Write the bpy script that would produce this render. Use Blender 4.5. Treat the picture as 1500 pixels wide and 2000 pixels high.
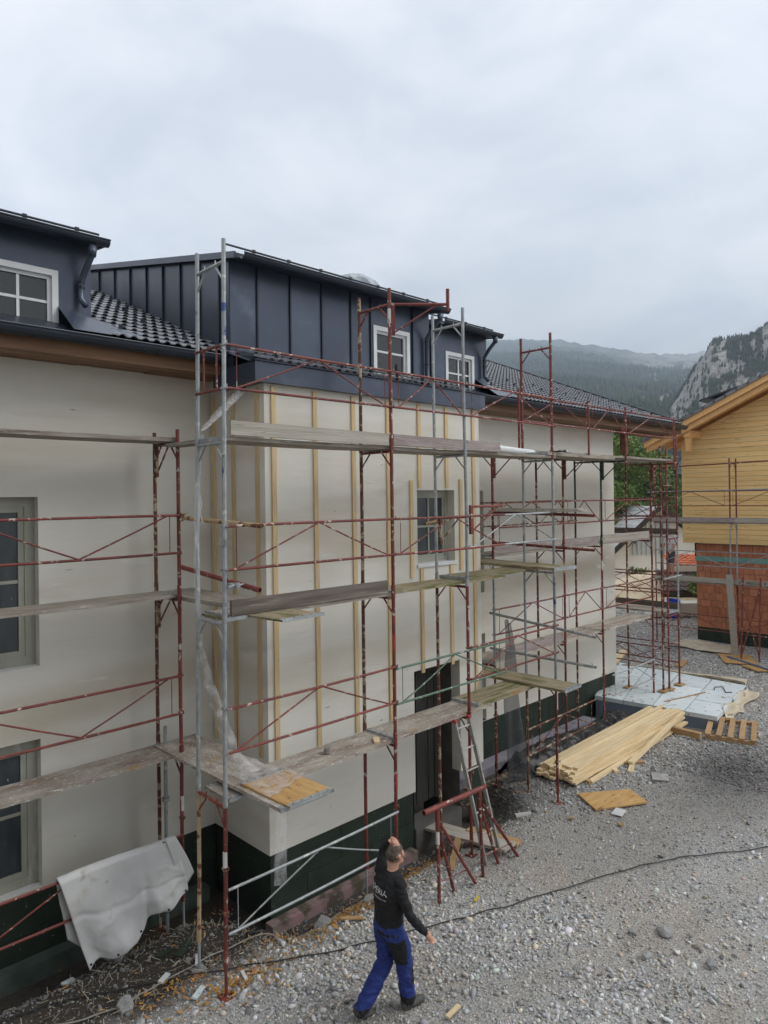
import bpy, math, random
import numpy as np
from mathutils import Vector, Matrix
from mathutils.bvhtree import BVHTree

random.seed(7)
RNG = np.random.default_rng(11)
SC = bpy.context.scene
COL = SC.collection
for _o in list(bpy.data.objects):
    bpy.data.objects.remove(_o)

# ------------------------------------------------------------------ camera
cam_d = bpy.data.cameras.new("camera")
cam = bpy.data.objects.new("camera", cam_d)
COL.objects.link(cam)
SC.camera = cam
YAW, PITCH, ROLL = 0.7962, 0.0043, -0.0139
_F = Vector((math.cos(YAW) * math.cos(PITCH), math.sin(YAW) * math.cos(PITCH), math.sin(PITCH)))
_R = Vector((math.sin(YAW), -math.cos(YAW), 0))
_U = _R.cross(_F)
_c, _s = math.cos(ROLL), math.sin(ROLL)
_r = _c * _R + _s * _U
_u = -_s * _R + _c * _U
CAM = Vector((-5.400, -7.792, 5.429))
cam.matrix_world = Matrix(((_r.x, _u.x, -_F.x, CAM.x), (_r.y, _u.y, -_F.y, CAM.y), (_r.z, _u.z, -_F.z, CAM.z), (0, 0, 0, 1)))
cam_d.sensor_fit = 'HORIZONTAL'
cam_d.sensor_width = 36
cam_d.lens = 36 * 1362.7 / 1500
cam_d.shift_y = -32 / 1500
cam_d.clip_start = 0.1
cam_d.clip_end = 30000

# ------------------------------------------------------------------ sky, sun, exposure
SUN_EL, SUN_AZ = math.radians(46), math.radians(-48)      # azimuth from +X, counter-clockwise
world = bpy.data.worlds.new("World")
SC.world = world
world.use_nodes = True
wn, wl = world.node_tree.nodes, world.node_tree.links
wn.clear()
w_out = wn.new('ShaderNodeOutputWorld')
w_bg = wn.new('ShaderNodeBackground')
w_sky = wn.new('ShaderNodeTexSky')
w_sky.sky_type = 'NISHITA'
w_sky.sun_disc = False
w_sky.sun_elevation = SUN_EL
w_sky.sun_rotation = math.radians(90) - SUN_AZ
w_sky.air_density = 2.0
w_sky.dust_density = 4.0
w_tc = wn.new('ShaderNodeTexCoord')
w_sep = wn.new('ShaderNodeSeparateXYZ')
wl.new(w_tc.outputs['Generated'], w_sep.inputs[0])
w_add = wn.new('ShaderNodeMath'); w_add.operation = 'ADD'; w_add.inputs[1].default_value = 0.22
w_abs = wn.new('ShaderNodeMath'); w_abs.operation = 'ABSOLUTE'
wl.new(w_sep.outputs['Z'], w_abs.inputs[0]); wl.new(w_abs.outputs[0], w_add.inputs[0])
w_div = wn.new('ShaderNodeVectorMath'); w_div.operation = 'DIVIDE'
w_cmb = wn.new('ShaderNodeCombineXYZ')
for _i in range(3):
    wl.new(w_add.outputs[0], w_cmb.inputs[_i])
wl.new(w_tc.outputs['Generated'], w_div.inputs[0]); wl.new(w_cmb.outputs[0], w_div.inputs[1])
w_n1 = wn.new('ShaderNodeTexNoise')
w_n1.inputs['Scale'].default_value = 1.9; w_n1.inputs['Detail'].default_value = 7; w_n1.inputs['Roughness'].default_value = 0.52
w_n1.inputs['Distortion'].default_value = 0.5
wl.new(w_div.outputs[0], w_n1.inputs['Vector'])
w_ramp = wn.new('ShaderNodeValToRGB')
e = w_ramp.color_ramp.elements
e[0].position = 0.34; e[0].color = (0.70, 0.73, 0.80, 1)
e[1].position = 0.64; e[1].color = (1.09, 1.085, 1.10, 1)
_m = w_ramp.color_ramp.elements.new(0.48); _m.color = (0.90, 0.915, 0.96, 1)
wl.new(w_n1.outputs['Fac'], w_ramp.inputs[0])
w_sc = wn.new('ShaderNodeVectorMath'); w_sc.operation = 'SCALE'; w_sc.inputs['Scale'].default_value = 0.1
wl.new(w_sky.outputs[0], w_sc.inputs[0])
w_mix = wn.new('ShaderNodeMix'); w_mix.data_type = 'RGBA'
w_mix.inputs['Factor'].default_value = 0.93
wl.new(w_sc.outputs[0], w_mix.inputs['A']); wl.new(w_ramp.outputs[0], w_mix.inputs['B'])
wl.new(w_mix.outputs['Result'], w_bg.inputs[0])
w_bg.inputs[1].default_value = 1.0
wl.new(w_bg.outputs[0], w_out.inputs[0])

sun_d = bpy.data.lights.new("sun", 'SUN')
sun_d.energy = 1.5
sun_d.angle = math.radians(35)
sun_d.color = (1.0, 0.96, 0.9)
sun = bpy.data.objects.new("sun", sun_d)
COL.objects.link(sun)
sun.location = (0, -10, 30)
_d = Vector((math.cos(SUN_EL) * math.cos(SUN_AZ), math.cos(SUN_EL) * math.sin(SUN_AZ), math.sin(SUN_EL)))
sun.rotation_euler = _d.to_track_quat('Z', 'Y').to_euler()

SC.view_settings.view_transform = 'Standard'
SC.view_settings.look = 'None'
SC.view_settings.exposure = 0.1
SC.view_settings.gamma = 1.0
SC.view_settings.use_curve_mapping = False
SC.cycles.use_denoising = True
SC.cycles.max_bounces = 6
SC.cycles.volume_bounces = 2
SC.cycles.transparent_max_bounces = 12

# ------------------------------------------------------------------ helpers
ORG = {}


def V(*a):
    return Vector(a)


class MB:
    """collects faces; build() links them as one mesh object"""

    def __init__(s):
        s.v, s.f = [], []

    def add(s, vs, fs):
        n = len(s.v)
        s.v += [tuple(p) for p in vs]
        s.f += [tuple(i + n for i in f) for f in fs]
        return s

    def box(s, x0, x1, y0, y1, z0, z1):
        vs = [(x, y, z) for z in (z0, z1) for y in (y0, y1) for x in (x0, x1)]
        return s.add(vs, [(0, 2, 3, 1), (4, 5, 7, 6), (0, 1, 5, 4), (2, 6, 7, 3), (0, 4, 6, 2), (1, 3, 7, 5)])

    def bar(s, p0, p1, w, h, up=(0, 0, 1)):
        """rectangular bar p0->p1, width w (sideways) and height h (along up)"""
        p0, p1 = Vector(p0), Vector(p1)
        d = (p1 - p0).normalized()
        side = d.cross(Vector(up))
        if side.length < 1e-5:
            side = d.cross(Vector((1, 0, 0)))
        side.normalize()
        u = side.cross(d).normalized()
        a, b = side * w / 2, u * h / 2
        vs = []
        for p in (p0, p1):
            vs += [p - a - b, p + a - b, p + a + b, p - a + b]
        return s.add(vs, [(0, 3, 2, 1), (4, 5, 6, 7), (0, 1, 5, 4), (1, 2, 6, 5), (2, 3, 7, 6), (3, 0, 4, 7)])

    def tube(s, p0, p1, r, n=10, r1=None, cap=True):
        p0, p1 = Vector(p0), Vector(p1)
        r1 = r if r1 is None else r1
        d = (p1 - p0).normalized()
        a = d.orthogonal().normalized()
        b = d.cross(a)
        vs, fs = [], []
        for p, rr in ((p0, r), (p1, r1)):
            for k in range(n):
                t = 2 * math.pi * k / n
                vs.append(p + (a * math.cos(t) + b * math.sin(t)) * rr)
        for k in range(n):
            fs.append((k, (k + 1) % n, n + (k + 1) % n, n + k))
        if cap:
            fs.append(tuple(range(n - 1, -1, -1)))
            fs.append(tuple(range(n, 2 * n)))
        return s.add(vs, fs)

    def path(s, pts, r, n=6):
        pts = [Vector(p) for p in pts]
        rs = r if isinstance(r, (list, tuple)) else [r] * len(pts)
        vs, fs = [], []
        a = None
        for i, p in enumerate(pts):
            d = (pts[min(i + 1, len(pts) - 1)] - pts[max(i - 1, 0)]).normalized()
            if a is None:
                a = d.orthogonal().normalized()
            a = (a - d * a.dot(d)).normalized()
            b = d.cross(a)
            for k in range(n):
                t = 2 * math.pi * k / n
                vs.append(p + (a * math.cos(t) + b * math.sin(t)) * rs[i])
        for i in range(len(pts) - 1):
            for k in range(n):
                fs.append((i * n + k, i * n + (k + 1) % n, (i + 1) * n + (k + 1) % n, (i + 1) * n + k))
        fs.append(tuple(range(n - 1, -1, -1)))
        m = (len(pts) - 1) * n
        fs.append(tuple(range(m, m + n)))
        return s.add(vs, fs)

    def hollow(s, p0, p1, r, n=12):
        """open steel tube with a visible bore"""
        s.tube(p0, p1, r, n, cap=False)
        p0, p1 = Vector(p0), Vector(p1)
        d = (p1 - p0).normalized()
        s.tube(p0 + d * 0.03, p1 - d * 0.03, r * 0.86, n)
        a = d.orthogonal().normalized(); b = d.cross(a)
        for p in (p0, p1):
            vs, fs = [], []
            for rr in (r, r * 0.86):
                for k in range(n):
                    t = 2 * math.pi * k / n
                    vs.append(p + (a * math.cos(t) + b * math.sin(t)) * rr)
            q = p + d * (0.03 if p is p0 else -0.03)
            for k in range(n):
                t = 2 * math.pi * k / n
                vs.append(q + (a * math.cos(t) + b * math.sin(t)) * r * 0.86)
            for k in range(n):
                fs.append((k, (k + 1) % n, n + (k + 1) % n, n + k))
                fs.append((n + k, n + (k + 1) % n, 2 * n + (k + 1) % n, 2 * n + k))
            s.add(vs, fs)
        return s

    def prism(s, prof, axis, a0, a1):
        """profile [(u, w)] extruded along axis 'x' (u=y, w=z) or 'y' (u=x, w=z)"""
        n = len(prof)
        vs = []
        for a in (a0, a1):
            for u, w in prof:
                vs.append((a, u, w) if axis == 'x' else (u, a, w))
        fs = [(k, (k + 1) % n, n + (k + 1) % n, n + k) for k in range(n)]
        fs += [tuple(range(n - 1, -1, -1)), tuple(range(n, 2 * n))]
        return s.add(vs, fs)


def mesh(name, mb, mat, off=(0, 0, 0), smooth=False):
    me = bpy.data.meshes.new(name)
    ox, oy, oz = off
    me.from_pydata([(x - ox, y - oy, z - oz) for x, y, z in mb.v], [], mb.f)
    me.materials.append(mat)
    if smooth:
        me.polygons.foreach_set('use_smooth', [True] * len(me.polygons))
    me.update()
    return me


def obj(name, mb, mat, parent=None, smooth=False):
    """mesh given in world coordinates, parented to a thing or a part"""
    off = ORG.get(parent.name, (0, 0, 0)) if parent else (0, 0, 0)
    o = bpy.data.objects.new(name, mesh(name, mb, mat, off, smooth))
    COL.objects.link(o)
    if parent:
        o.parent = parent
    ORG[o.name] = off
    return o


def tag(o, label, cat, group=None):
    o['label'] = label
    o['category'] = cat
    if group:
        o['group'] = group
    return o


def thing(name, label, cat, loc=(0, 0, 0), group=None):
    o = bpy.data.objects.new(name, None)
    o.empty_display_size = 0.2
    COL.objects.link(o)
    o.location = loc
    ORG[o.name] = tuple(loc)
    return tag(o, label, cat, group)


def local(name, mb, mat, loc, rot=(0, 0, 0), parent=None, smooth=False):
    """mesh given in its own coordinates and then placed"""
    o = bpy.data.objects.new(name, mesh(name, mb, mat, (0, 0, 0), smooth))
    COL.objects.link(o)
    o.rotation_euler = rot
    if parent:
        off = ORG.get(parent.name, (0, 0, 0))
        o.parent = parent
        o.location = (loc[0] - off[0], loc[1] - off[1], loc[2] - off[2])
    else:
        o.location = loc
    return o


def dup(o, loc, rot=None, parent=None):
    c = o.copy()
    COL.objects.link(c)
    off = ORG.get(parent.name, (0, 0, 0)) if parent else (0, 0, 0)
    c.parent = parent
    c.location = (loc[0] - off[0], loc[1] - off[1], loc[2] - off[2])
    if rot is not None:
        c.rotation_euler = rot
    return c


def struct(o):
    o['kind'] = 'structure'
    return o


def stuff(o):
    o['kind'] = 'stuff'
    return o


# ------------------------------------------------------------------ materials
def mat(name, c1, c2, scale=4.0, rough=0.8, metal=0.0, bump=0.0, bscale=30.0, stretch=(1, 1, 1), spots=(), rand=0.0, lo=0.35, hi=0.65,
        detail=6, attr=None, spec=0.5, alpha=1.0, world_co=False, trans=0.0):
    m = bpy.data.materials.new(name)
    m.use_nodes = True
    nt = m.node_tree
    N, L = nt.nodes, nt.links
    bs = N['Principled BSDF']
    bs.inputs['Roughness'].default_value = rough
    bs.inputs['Metallic'].default_value = metal
    bs.inputs['Specular IOR Level'].default_value = spec
    tc = N.new('ShaderNodeTexCoord')
    mp = N.new('ShaderNodeMapping')
    mp.inputs['Scale'].default_value = stretch
    if world_co:
        ge = N.new('ShaderNodeNewGeometry')
        L.new(ge.outputs['Position'], mp.inputs['Vector'])
    else:
        L.new(tc.outputs['Object'], mp.inputs['Vector'])
    oi = N.new('ShaderNodeObjectInfo')
    vec = mp.outputs[0]
    if rand:
        ad = N.new('ShaderNodeVectorMath'); ad.operation = 'MULTIPLY_ADD'
        cb = N.new('ShaderNodeCombineXYZ')
        for i in range(3):
            L.new(oi.outputs['Random'], cb.inputs[i])
        L.new(cb.outputs[0], ad.inputs[0]); ad.inputs[1].default_value = (37, 53, 71); L.new(vec, ad.inputs[2])
        vec = ad.outputs[0]

    def noise(sc, det=detail):
        n = N.new('ShaderNodeTexNoise')
        n.inputs['Scale'].default_value = sc
        n.inputs['Detail'].default_value = det
        L.new(vec, n.inputs['Vector'])
        return n.outputs['Fac']

    def ramp(fac, a, b, ca, cb_):
        r = N.new('ShaderNodeValToRGB')
        r.color_ramp.elements[0].position = a; r.color_ramp.elements[0].color = (*ca, 1)
        r.color_ramp.elements[1].position = b; r.color_ramp.elements[1].color = (*cb_, 1)
        L.new(fac, r.inputs[0])
        return r.outputs[0]
    col = ramp(noise(scale), lo, hi, c1, c2)
    for sp in spots:
        sc_, th, wd, c = sp[:4]
        r = ramp(noise(sc_, 5), th, th + wd, (0, 0, 0), (1, 1, 1))
        mx = N.new('ShaderNodeMix'); mx.data_type = 'RGBA'
        L.new(r, mx.inputs['Factor']); L.new(col, mx.inputs['A']); mx.inputs['B'].default_value = (*c, 1)
        col = mx.outputs['Result']
    if rand:
        mr = N.new('ShaderNodeMapRange')
        mr.inputs['To Min'].default_value = 1 - rand; mr.inputs['To Max'].default_value = 1 + rand
        L.new(oi.outputs['Random'], mr.inputs['Value'])
        sm = N.new('ShaderNodeVectorMath'); sm.operation = 'SCALE'
        L.new(col, sm.inputs[0]); L.new(mr.outputs[0], sm.inputs['Scale'])
        col = sm.outputs[0]
    if attr:
        at_ = N.new('ShaderNodeAttribute'); at_.attribute_name = attr
        mx = N.new('ShaderNodeMix'); mx.data_type = 'RGBA'; mx.blend_type = 'MULTIPLY'; mx.inputs['Factor'].default_value = 1
        L.new(col, mx.inputs['A']); L.new(at_.outputs['Color'], mx.inputs['B'])
        col = mx.outputs['Result']
    L.new(col, bs.inputs['Base Color'])
    if bump:
        b = N.new('ShaderNodeBump')
        b.inputs['Strength'].default_value = bump
        b.inputs['Distance'].default_value = 0.02
        L.new(noise(bscale), b.inputs['Height'])
        L.new(b.outputs[0], bs.inputs['Normal'])
    if alpha < 1:
        bs.inputs['Alpha'].default_value = alpha
    if trans:
        bs.inputs['Transmission Weight'].default_value = trans
    return m


PLASTER_W = (0.72, 0.70, 0.64)
RED1, RED2 = (0.22, 0.045, 0.032), (0.13, 0.030, 0.026)
MT = dict(
    plaster=mat('plaster', (0.67, 0.65, 0.575), (0.77, 0.755, 0.69), 0.9, 0.92, bump=0.25, bscale=12, stretch=(0.20, 0.20, 1.0),
                spots=[(0.75, 0.50, 0.16, (0.56, 0.515, 0.42)), (2.2, 0.62, 0.10, (0.60, 0.575, 0.50)), (5.5, 0.66, 0.05, (0.73, 0.71, 0.65)), (18, 0.735, 0.02, (0.36, 0.33, 0.27))]),
    plinth=mat('plinth_panel', (0.013, 0.024, 0.016), (0.023, 0.038, 0.026), 3, 0.75, bump=0.15, bscale=25, spots=[(26, 0.69, 0.03, (0.2, 0.2, 0.18))], rand=0.12),
    pink=mat('pink_insulation', (0.36, 0.22, 0.23), (0.24, 0.185, 0.165), 5, 0.9, spots=[(4, 0.47, 0.10, (0.11, 0.09, 0.065)), (11, 0.6, 0.05, (0.2, 0.18, 0.15))]),
    batten=mat('batten_wood', (0.60, 0.445, 0.235), (0.70, 0.54, 0.31), 6, 0.75, stretch=(5, 5, 0.5), bump=0.1, spots=[(16, 0.70, 0.04, (0.28, 0.15, 0.06))], rand=0.10),
    red=mat('red_paint', RED1, RED2, 5, 0.55, bump=0.1, bscale=60, spots=[(14, 0.615, 0.03, (0.50, 0.45, 0.38)), (22, 0.64, 0.04, (0.10, 0.045, 0.03))], rand=0.18),
    rust=mat('rusty_paint', (0.16, 0.045, 0.03), (0.10, 0.05, 0.035), 8, 0.75, bump=0.2, bscale=60, spots=[(9, 0.53, 0.05, (0.42, 0.34, 0.23)), (20, 0.6, 0.04, (0.06, 0.03, 0.02))], rand=0.15),
    cream=mat('cream_rust', (0.50, 0.38, 0.22), (0.42, 0.30, 0.17), 6, 0.75, bump=0.2, bscale=50, spots=[(7, 0.54, 0.05, (0.17, 0.065, 0.035))]),
    galv=mat('galvanised', (0.30, 0.32, 0.33), (0.40, 0.425, 0.43), 9, 0.5, metal=0.35, bump=0.05, bscale=50, spots=[(11, 0.62, 0.04, (0.58, 0.57, 0.53)), (6, 0.64, 0.05, (0.20, 0.21, 0.21))], rand=0.1),
    dgreen=mat('dark_green_paint', (0.035, 0.07, 0.055), (0.02, 0.035, 0.03), 6, 0.55, spots=[(16, 0.64, 0.03, (0.4, 0.4, 0.36))]),
    green=mat('green_paint', (0.075, 0.14, 0.09), (0.10, 0.17, 0.115), 6, 0.5, spots=[(15, 0.60, 0.04, (0.46, 0.46, 0.42))]),
    blue=mat('blue_paint', (0.02, 0.06, 0.19), (0.035, 0.10, 0.27), 12, 0.5, spots=[(9, 0.47, 0.06, (0.28, 0.31, 0.33))]),
    white=mat('white_paint', (0.68, 0.67, 0.63), (0.6, 0.59, 0.55), 10, 0.6),
    tagred=mat('red_label', (0.42, 0.06, 0.05), (0.34, 0.05, 0.045), 10, 0.5),
    plank=mat('weathered_plank', (0.23, 0.195, 0.155), (0.37, 0.335, 0.285), 3, 0.9, stretch=(0.6, 9, 9), bump=0.4, bscale=7,
              spots=[(3.5, 0.57, 0.12, (0.17, 0.125, 0.105)), (12, 0.63, 0.05, (0.60, 0.58, 0.54))], rand=0.12),
    deck=mat('plaster_splashed_deck', (0.30, 0.255, 0.205), (0.46, 0.425, 0.37), 2.5, 0.92, stretch=(0.9, 3, 3), bump=0.35, bscale=10,
             spots=[(2.2, 0.50, 0.16, (0.26, 0.19, 0.165)), (16, 0.60, 0.05, (0.66, 0.64, 0.60)), (2.8, 0.62, 0.08, (0.40, 0.27, 0.13))], rand=0.1),
    mossy=mat('mossy_plank', (0.22, 0.18, 0.11), (0.34, 0.29, 0.19), 3, 0.95, stretch=(0.8, 5, 5), bump=0.5, bscale=8,
              spots=[(2.4, 0.49, 0.14, (0.12, 0.125, 0.04)), (14, 0.63, 0.05, (0.5, 0.47, 0.4)), (3, 0.60, 0.1, (0.30, 0.17, 0.07))], rand=0.1),
    osb=mat('yellow_formwork', (0.46, 0.27, 0.095), (0.56, 0.355, 0.145), 3, 0.75, stretch=(0.7, 4, 4), bump=0.12, bscale=14,
            spots=[(5, 0.62, 0.04, (0.19, 0.10, 0.05)), (2.2, 0.64, 0.05, (0.38, 0.25, 0.13))], rand=0.1),
    newwood=mat('fresh_timber', (0.70, 0.54, 0.31), (0.80, 0.65, 0.42), 2.5, 0.75, stretch=(0.5, 9, 9), bump=0.15, bscale=9,
                spots=[(2.2, 0.60, 0.06, (0.62, 0.40, 0.17))], rand=0.13),
    endgrain=mat('end_grain', (0.50, 0.30, 0.12), (0.60, 0.40, 0.19), 14, 0.85, rand=0.2),
    clad=mat('cladding_board', (0.80, 0.53, 0.215), (0.87, 0.63, 0.30), 1.6, 0.6, stretch=(0.4, 8, 8), bump=0.1, bscale=8,
             spots=[(4.5, 0.655, 0.03, (0.30, 0.15, 0.05))], rand=0.07),
    glulam=mat('glulam_beam', (0.64, 0.345, 0.13), (0.73, 0.44, 0.19), 2, 0.6, stretch=(0.5, 8, 8), bump=0.05, bscale=8, rand=0.08),
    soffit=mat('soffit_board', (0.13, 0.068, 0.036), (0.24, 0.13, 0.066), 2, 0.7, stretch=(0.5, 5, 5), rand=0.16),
    darkmetal=mat('anthracite_metal', (0.050, 0.063, 0.092), (0.076, 0.094, 0.132), 0.9, 0.30, metal=0.3, bump=0.10, bscale=1.6, rand=0.07, spots=[(1.6, 0.58, 0.25, (0.14, 0.165, 0.215))]),
    seam=mat('anthracite_seam', (0.020, 0.027, 0.042), (0.028, 0.036, 0.054), 2, 0.4, metal=0.25),
    gutter=mat('anthracite_gutter', (0.020, 0.027, 0.040), (0.028, 0.037, 0.052), 3, 0.32, metal=0.3),
    tile=mat('dark_tile', (0.11, 0.115, 0.127), (0.145, 0.15, 0.162), 5, 0.22, bump=0.04, bscale=30, rand=0.16, spec=0.9),
    winwhite=mat('window_white', (0.74, 0.76, 0.76), (0.70, 0.72, 0.72), 5, 0.4),
    wingrey=mat('dusty_window_frame', (0.30, 0.31, 0.25), (0.38, 0.385, 0.32), 4, 0.6, stretch=(1, 1, 0.3), spots=[(6, 0.6, 0.1, (0.46, 0.46, 0.41))]),
    glass=mat('window_glass', (0.012, 0.015, 0.018), (0.02, 0.024, 0.027), 2, 0.04, spec=0.6),
    film=mat('filmed_glass', (0.035, 0.045, 0.05), (0.06, 0.072, 0.078), 5, 0.22, stretch=(1, 1, 0.35), bump=0.25, bscale=9, spots=[(34, 0.72, 0.02, (0.4, 0.42, 0.42))]),
    room=mat('raw_concrete', (0.085, 0.082, 0.075), (0.14, 0.134, 0.122), 3, 0.95, bump=0.2),
    dark=mat('dark_void', (0.012, 0.013, 0.013), (0.022, 0.023, 0.022), 3, 0.9),
    door=mat('dark_door_boards', (0.028, 0.028, 0.025), (0.05, 0.048, 0.042), 4, 0.8, stretch=(6, 6, 0.4)),
    concrete=mat('concrete', (0.30, 0.29, 0.27), (0.42, 0.41, 0.385), 4, 0.92, bump=0.25, bscale=20, spots=[(3, 0.6, 0.1, (0.2, 0.18, 0.15))]),
    brick=mat('hollow_brick', (0.44, 0.165, 0.085), (0.53, 0.225, 0.125), 7, 0.92, bump=0.35, bscale=30, stretch=(1, 1, 0.4), rand=0.14),
    mortar=mat('brick_core', (0.34, 0.20, 0.14), (0.40, 0.25, 0.18), 7, 0.95),
    teal=mat('teal_sealing', (0.15, 0.33, 0.30), (0.20, 0.39, 0.36), 5, 0.6, spots=[(5, 0.62, 0.05, (0.36, 0.24, 0.18))]),
    slab=mat('pale_blue_insulation', (0.57, 0.65, 0.68), (0.67, 0.735, 0.75), 1.2, 0.8, spots=[(7, 0.64, 0.03, (0.22, 0.15, 0.10)), (2.5, 0.62, 0.1, (0.44, 0.46, 0.44))], rand=0.06),
    slabside=mat('blue_grey_insulation', (0.16, 0.20, 0.27), (0.20, 0.245, 0.32), 2, 0.8),
    foil=mat('black_foil', (0.008, 0.009, 0.010), (0.014, 0.015, 0.016), 4, 0.42, bump=0.5, bscale=14),
    tarp=mat('grey_tarpaulin', (0.55, 0.555, 0.545), (0.64, 0.64, 0.625), 1.5, 0.55, bump=0.2, bscale=5, spots=[(3.2, 0.62, 0.07, (0.30, 0.26, 0.19)), (1.6, 0.58, 0.12, (0.50, 0.48, 0.43))]),
    fleece=mat('pale_fleece', (0.50, 0.43, 0.31), (0.62, 0.56, 0.45), 3, 0.9, bump=0.3, bscale=8, spots=[(4, 0.6, 0.1, (0.3, 0.25, 0.18))]),
    skin=mat('skin', (0.50, 0.27, 0.19), (0.56, 0.31, 0.22), 14, 0.55),
    hair=mat('brown_hair', (0.055, 0.036, 0.024), (0.12, 0.085, 0.06), 20, 0.55, stretch=(1, 1, 0.25), bump=0.4, bscale=60),
    black=mat('black_cotton', (0.0085, 0.009, 0.0105), (0.014, 0.0145, 0.016), 5, 0.9, bump=0.5, bscale=9),
    bluecloth=mat('blue_workwear', (0.012, 0.026, 0.155), (0.022, 0.044, 0.215), 8, 0.85, bump=0.6, bscale=12),
    shoe=mat('grey_shoe', (0.065, 0.067, 0.06), (0.10, 0.10, 0.092), 12, 0.8, bump=0.3),
    whitecloth=mat('white_shirt', (0.60, 0.61, 0.63), (0.66, 0.67, 0.68), 8, 0.9, bump=0.3, bscale=12),
    greycloth=mat('grey_shorts', (0.06, 0.075, 0.10), (0.085, 0.10, 0.13), 8, 0.9, bump=0.3, bscale=12),
    print=mat('white_print', (0.74, 0.75, 0.76), (0.7, 0.71, 0.72), 8, 0.8),
    cable=mat('black_cable', (0.012, 0.012, 0.014), (0.02, 0.02, 0.022), 8, 0.5),
    rope=mat('grey_rope', (0.24, 0.225, 0.19), (0.32, 0.30, 0.26), 20, 0.9),
    stone=mat('gravel_stone', (0.85, 0.85, 0.85), (1.0, 1.0, 1.0), 30, 0.88, attr='tint', bump=0.2, bscale=60, world_co=True),
    rock=mat('loose_rock', (0.27, 0.27, 0.265), (0.36, 0.36, 0.35), 8, 0.9, bump=0.5, bscale=20, rand=0.2),
    chip=mat('orange_chips', (0.9, 0.9, 0.9), (1, 1, 1), 10, 0.8, attr='tint'),
    sand=mat('sand_heap', (0.50, 0.41, 0.28), (0.60, 0.51, 0.37), 1.5, 0.95, bump=0.5, bscale=5, spots=[(1.2, 0.58, 0.08, (0.34, 0.25, 0.16))]),
    blueplastic=mat('blue_plastic', (0.012, 0.06, 0.55), (0.02, 0.085, 0.62), 4, 0.35),
    paleblue=mat('pale_blue_boards', (0.42, 0.50, 0.55), (0.48, 0.56, 0.60), 3, 0.7, rand=0.06),
    whitewall=mat('far_white_wall', (0.66, 0.64, 0.57), (0.72, 0.70, 0.64), 0.6, 0.9),
    greyroof=mat('pale_grey_roof', (0.40, 0.41, 0.42), (0.54, 0.55, 0.56), 3, 0.6, rand=0.12),
    redroof=mat('brown_red_roof', (0.17, 0.068, 0.055), (0.26, 0.105, 0.08), 5, 0.75, rand=0.2),
    orangeroof=mat('orange_roof', (0.46, 0.13, 0.06), (0.54, 0.18, 0.085), 5, 0.75, rand=0.18),
    darkwood=mat('dark_brown_trim', (0.028, 0.022, 0.018), (0.042, 0.034, 0.028), 4, 0.7),
    bark=mat('bark', (0.06, 0.045, 0.033), (0.10, 0.078, 0.058), 6, 0.9, bump=0.5),
    leaf=mat('leaf_green', (0.9, 0.9, 0.9), (1, 1, 1), 8, 0.6, attr='tint'),
    needle=mat('conifer_green', (0.9, 0.9, 0.9), (1, 1, 1), 1, 0.8, attr='tint'),
    blockwood=mat('wood_block', (0.36, 0.22, 0.10), (0.46, 0.30, 0.15), 5, 0.85, stretch=(0.6, 5, 5), bump=0.2, rand=0.15),
    paper=mat('pale_scrap', (0.55, 0.56, 0.56), (0.62, 0.63, 0.63), 8, 0.8, rand=0.1),
    ladder=mat('old_aluminium', (0.34, 0.335, 0.31), (0.44, 0.435, 0.41), 9, 0.5, metal=0.3, spots=[(14, 0.6, 0.05, (0.24, 0.21, 0.17))]),
    brass=mat('worn_ochre_tube', (0.30, 0.19, 0.08), (0.20, 0.12, 0.06), 12, 0.6),
    yellow=mat('yellow_plastic', (0.55, 0.42, 0.05), (0.6, 0.47, 0.08), 6, 0.5),
)


def film_mat():
    m = bpy.data.materials.new('clear_plastic_film')
    m.use_nodes = True
    N, L = m.node_tree.nodes, m.node_tree.links
    bs = N['Principled BSDF']
    bs.inputs['Base Color'].default_value = (0.78, 0.78, 0.79, 1)
    bs.inputs['Roughness'].default_value = 0.28
    bs.inputs['Subsurface Weight'].default_value = 0.0
    tc = N.new('ShaderNodeTexCoord')
    n = N.new('ShaderNodeTexNoise'); n.inputs['Scale'].default_value = 9; n.inputs['Detail'].default_value = 4
    L.new(tc.outputs['Object'], n.inputs['Vector'])
    r = N.new('ShaderNodeMapRange'); r.inputs['From Min'].default_value = 0.3; r.inputs['From Max'].default_value = 0.7
    r.inputs['To Min'].default_value = 0.03; r.inputs['To Max'].default_value = 0.30
    L.new(n.outputs['Fac'], r.inputs['Value']); L.new(r.outputs[0], bs.inputs['Alpha'])
    b = N.new('ShaderNodeBump'); b.inputs['Strength'].default_value = 0.4; b.inputs['Distance'].default_value = 0.02
    L.new(n.outputs['Fac'], b.inputs['Height']); L.new(b.outputs[0], bs.inputs['Normal'])
    return m


MT['plastic'] = film_mat()
# ------------------------------------------------------------------ ground
def vnoise(x, y, seed=0):
    xi, yi = np.floor(x).astype(np.int64), np.floor(y).astype(np.int64)
    fx, fy = x - xi, y - yi
    fx, fy = fx * fx * (3 - 2 * fx), fy * fy * (3 - 2 * fy)

    def h(a, b):
        n = (a * 374761393 + b * 668265263 + seed * 974711) & 0x7fffffff
        n = ((n ^ (n >> 13)) * 1274126177) & 0x7fffffff
        return ((n ^ (n >> 16)) & 0xffff) / 65535.0
    return (h(xi, yi) * (1 - fx) + h(xi + 1, yi) * fx) * (1 - fy) + (h(xi, yi + 1) * (1 - fx) + h(xi + 1, yi + 1) * fx) * fy


def fbm(x, y, seed=0, o=4):
    t, a, s = 0, 0.5, 0
    for k in range(o):
        t = t + a * vnoise(x * 2 ** k, y * 2 ** k, seed + k * 17); s += a; a *= 0.5
    return t / s


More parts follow.
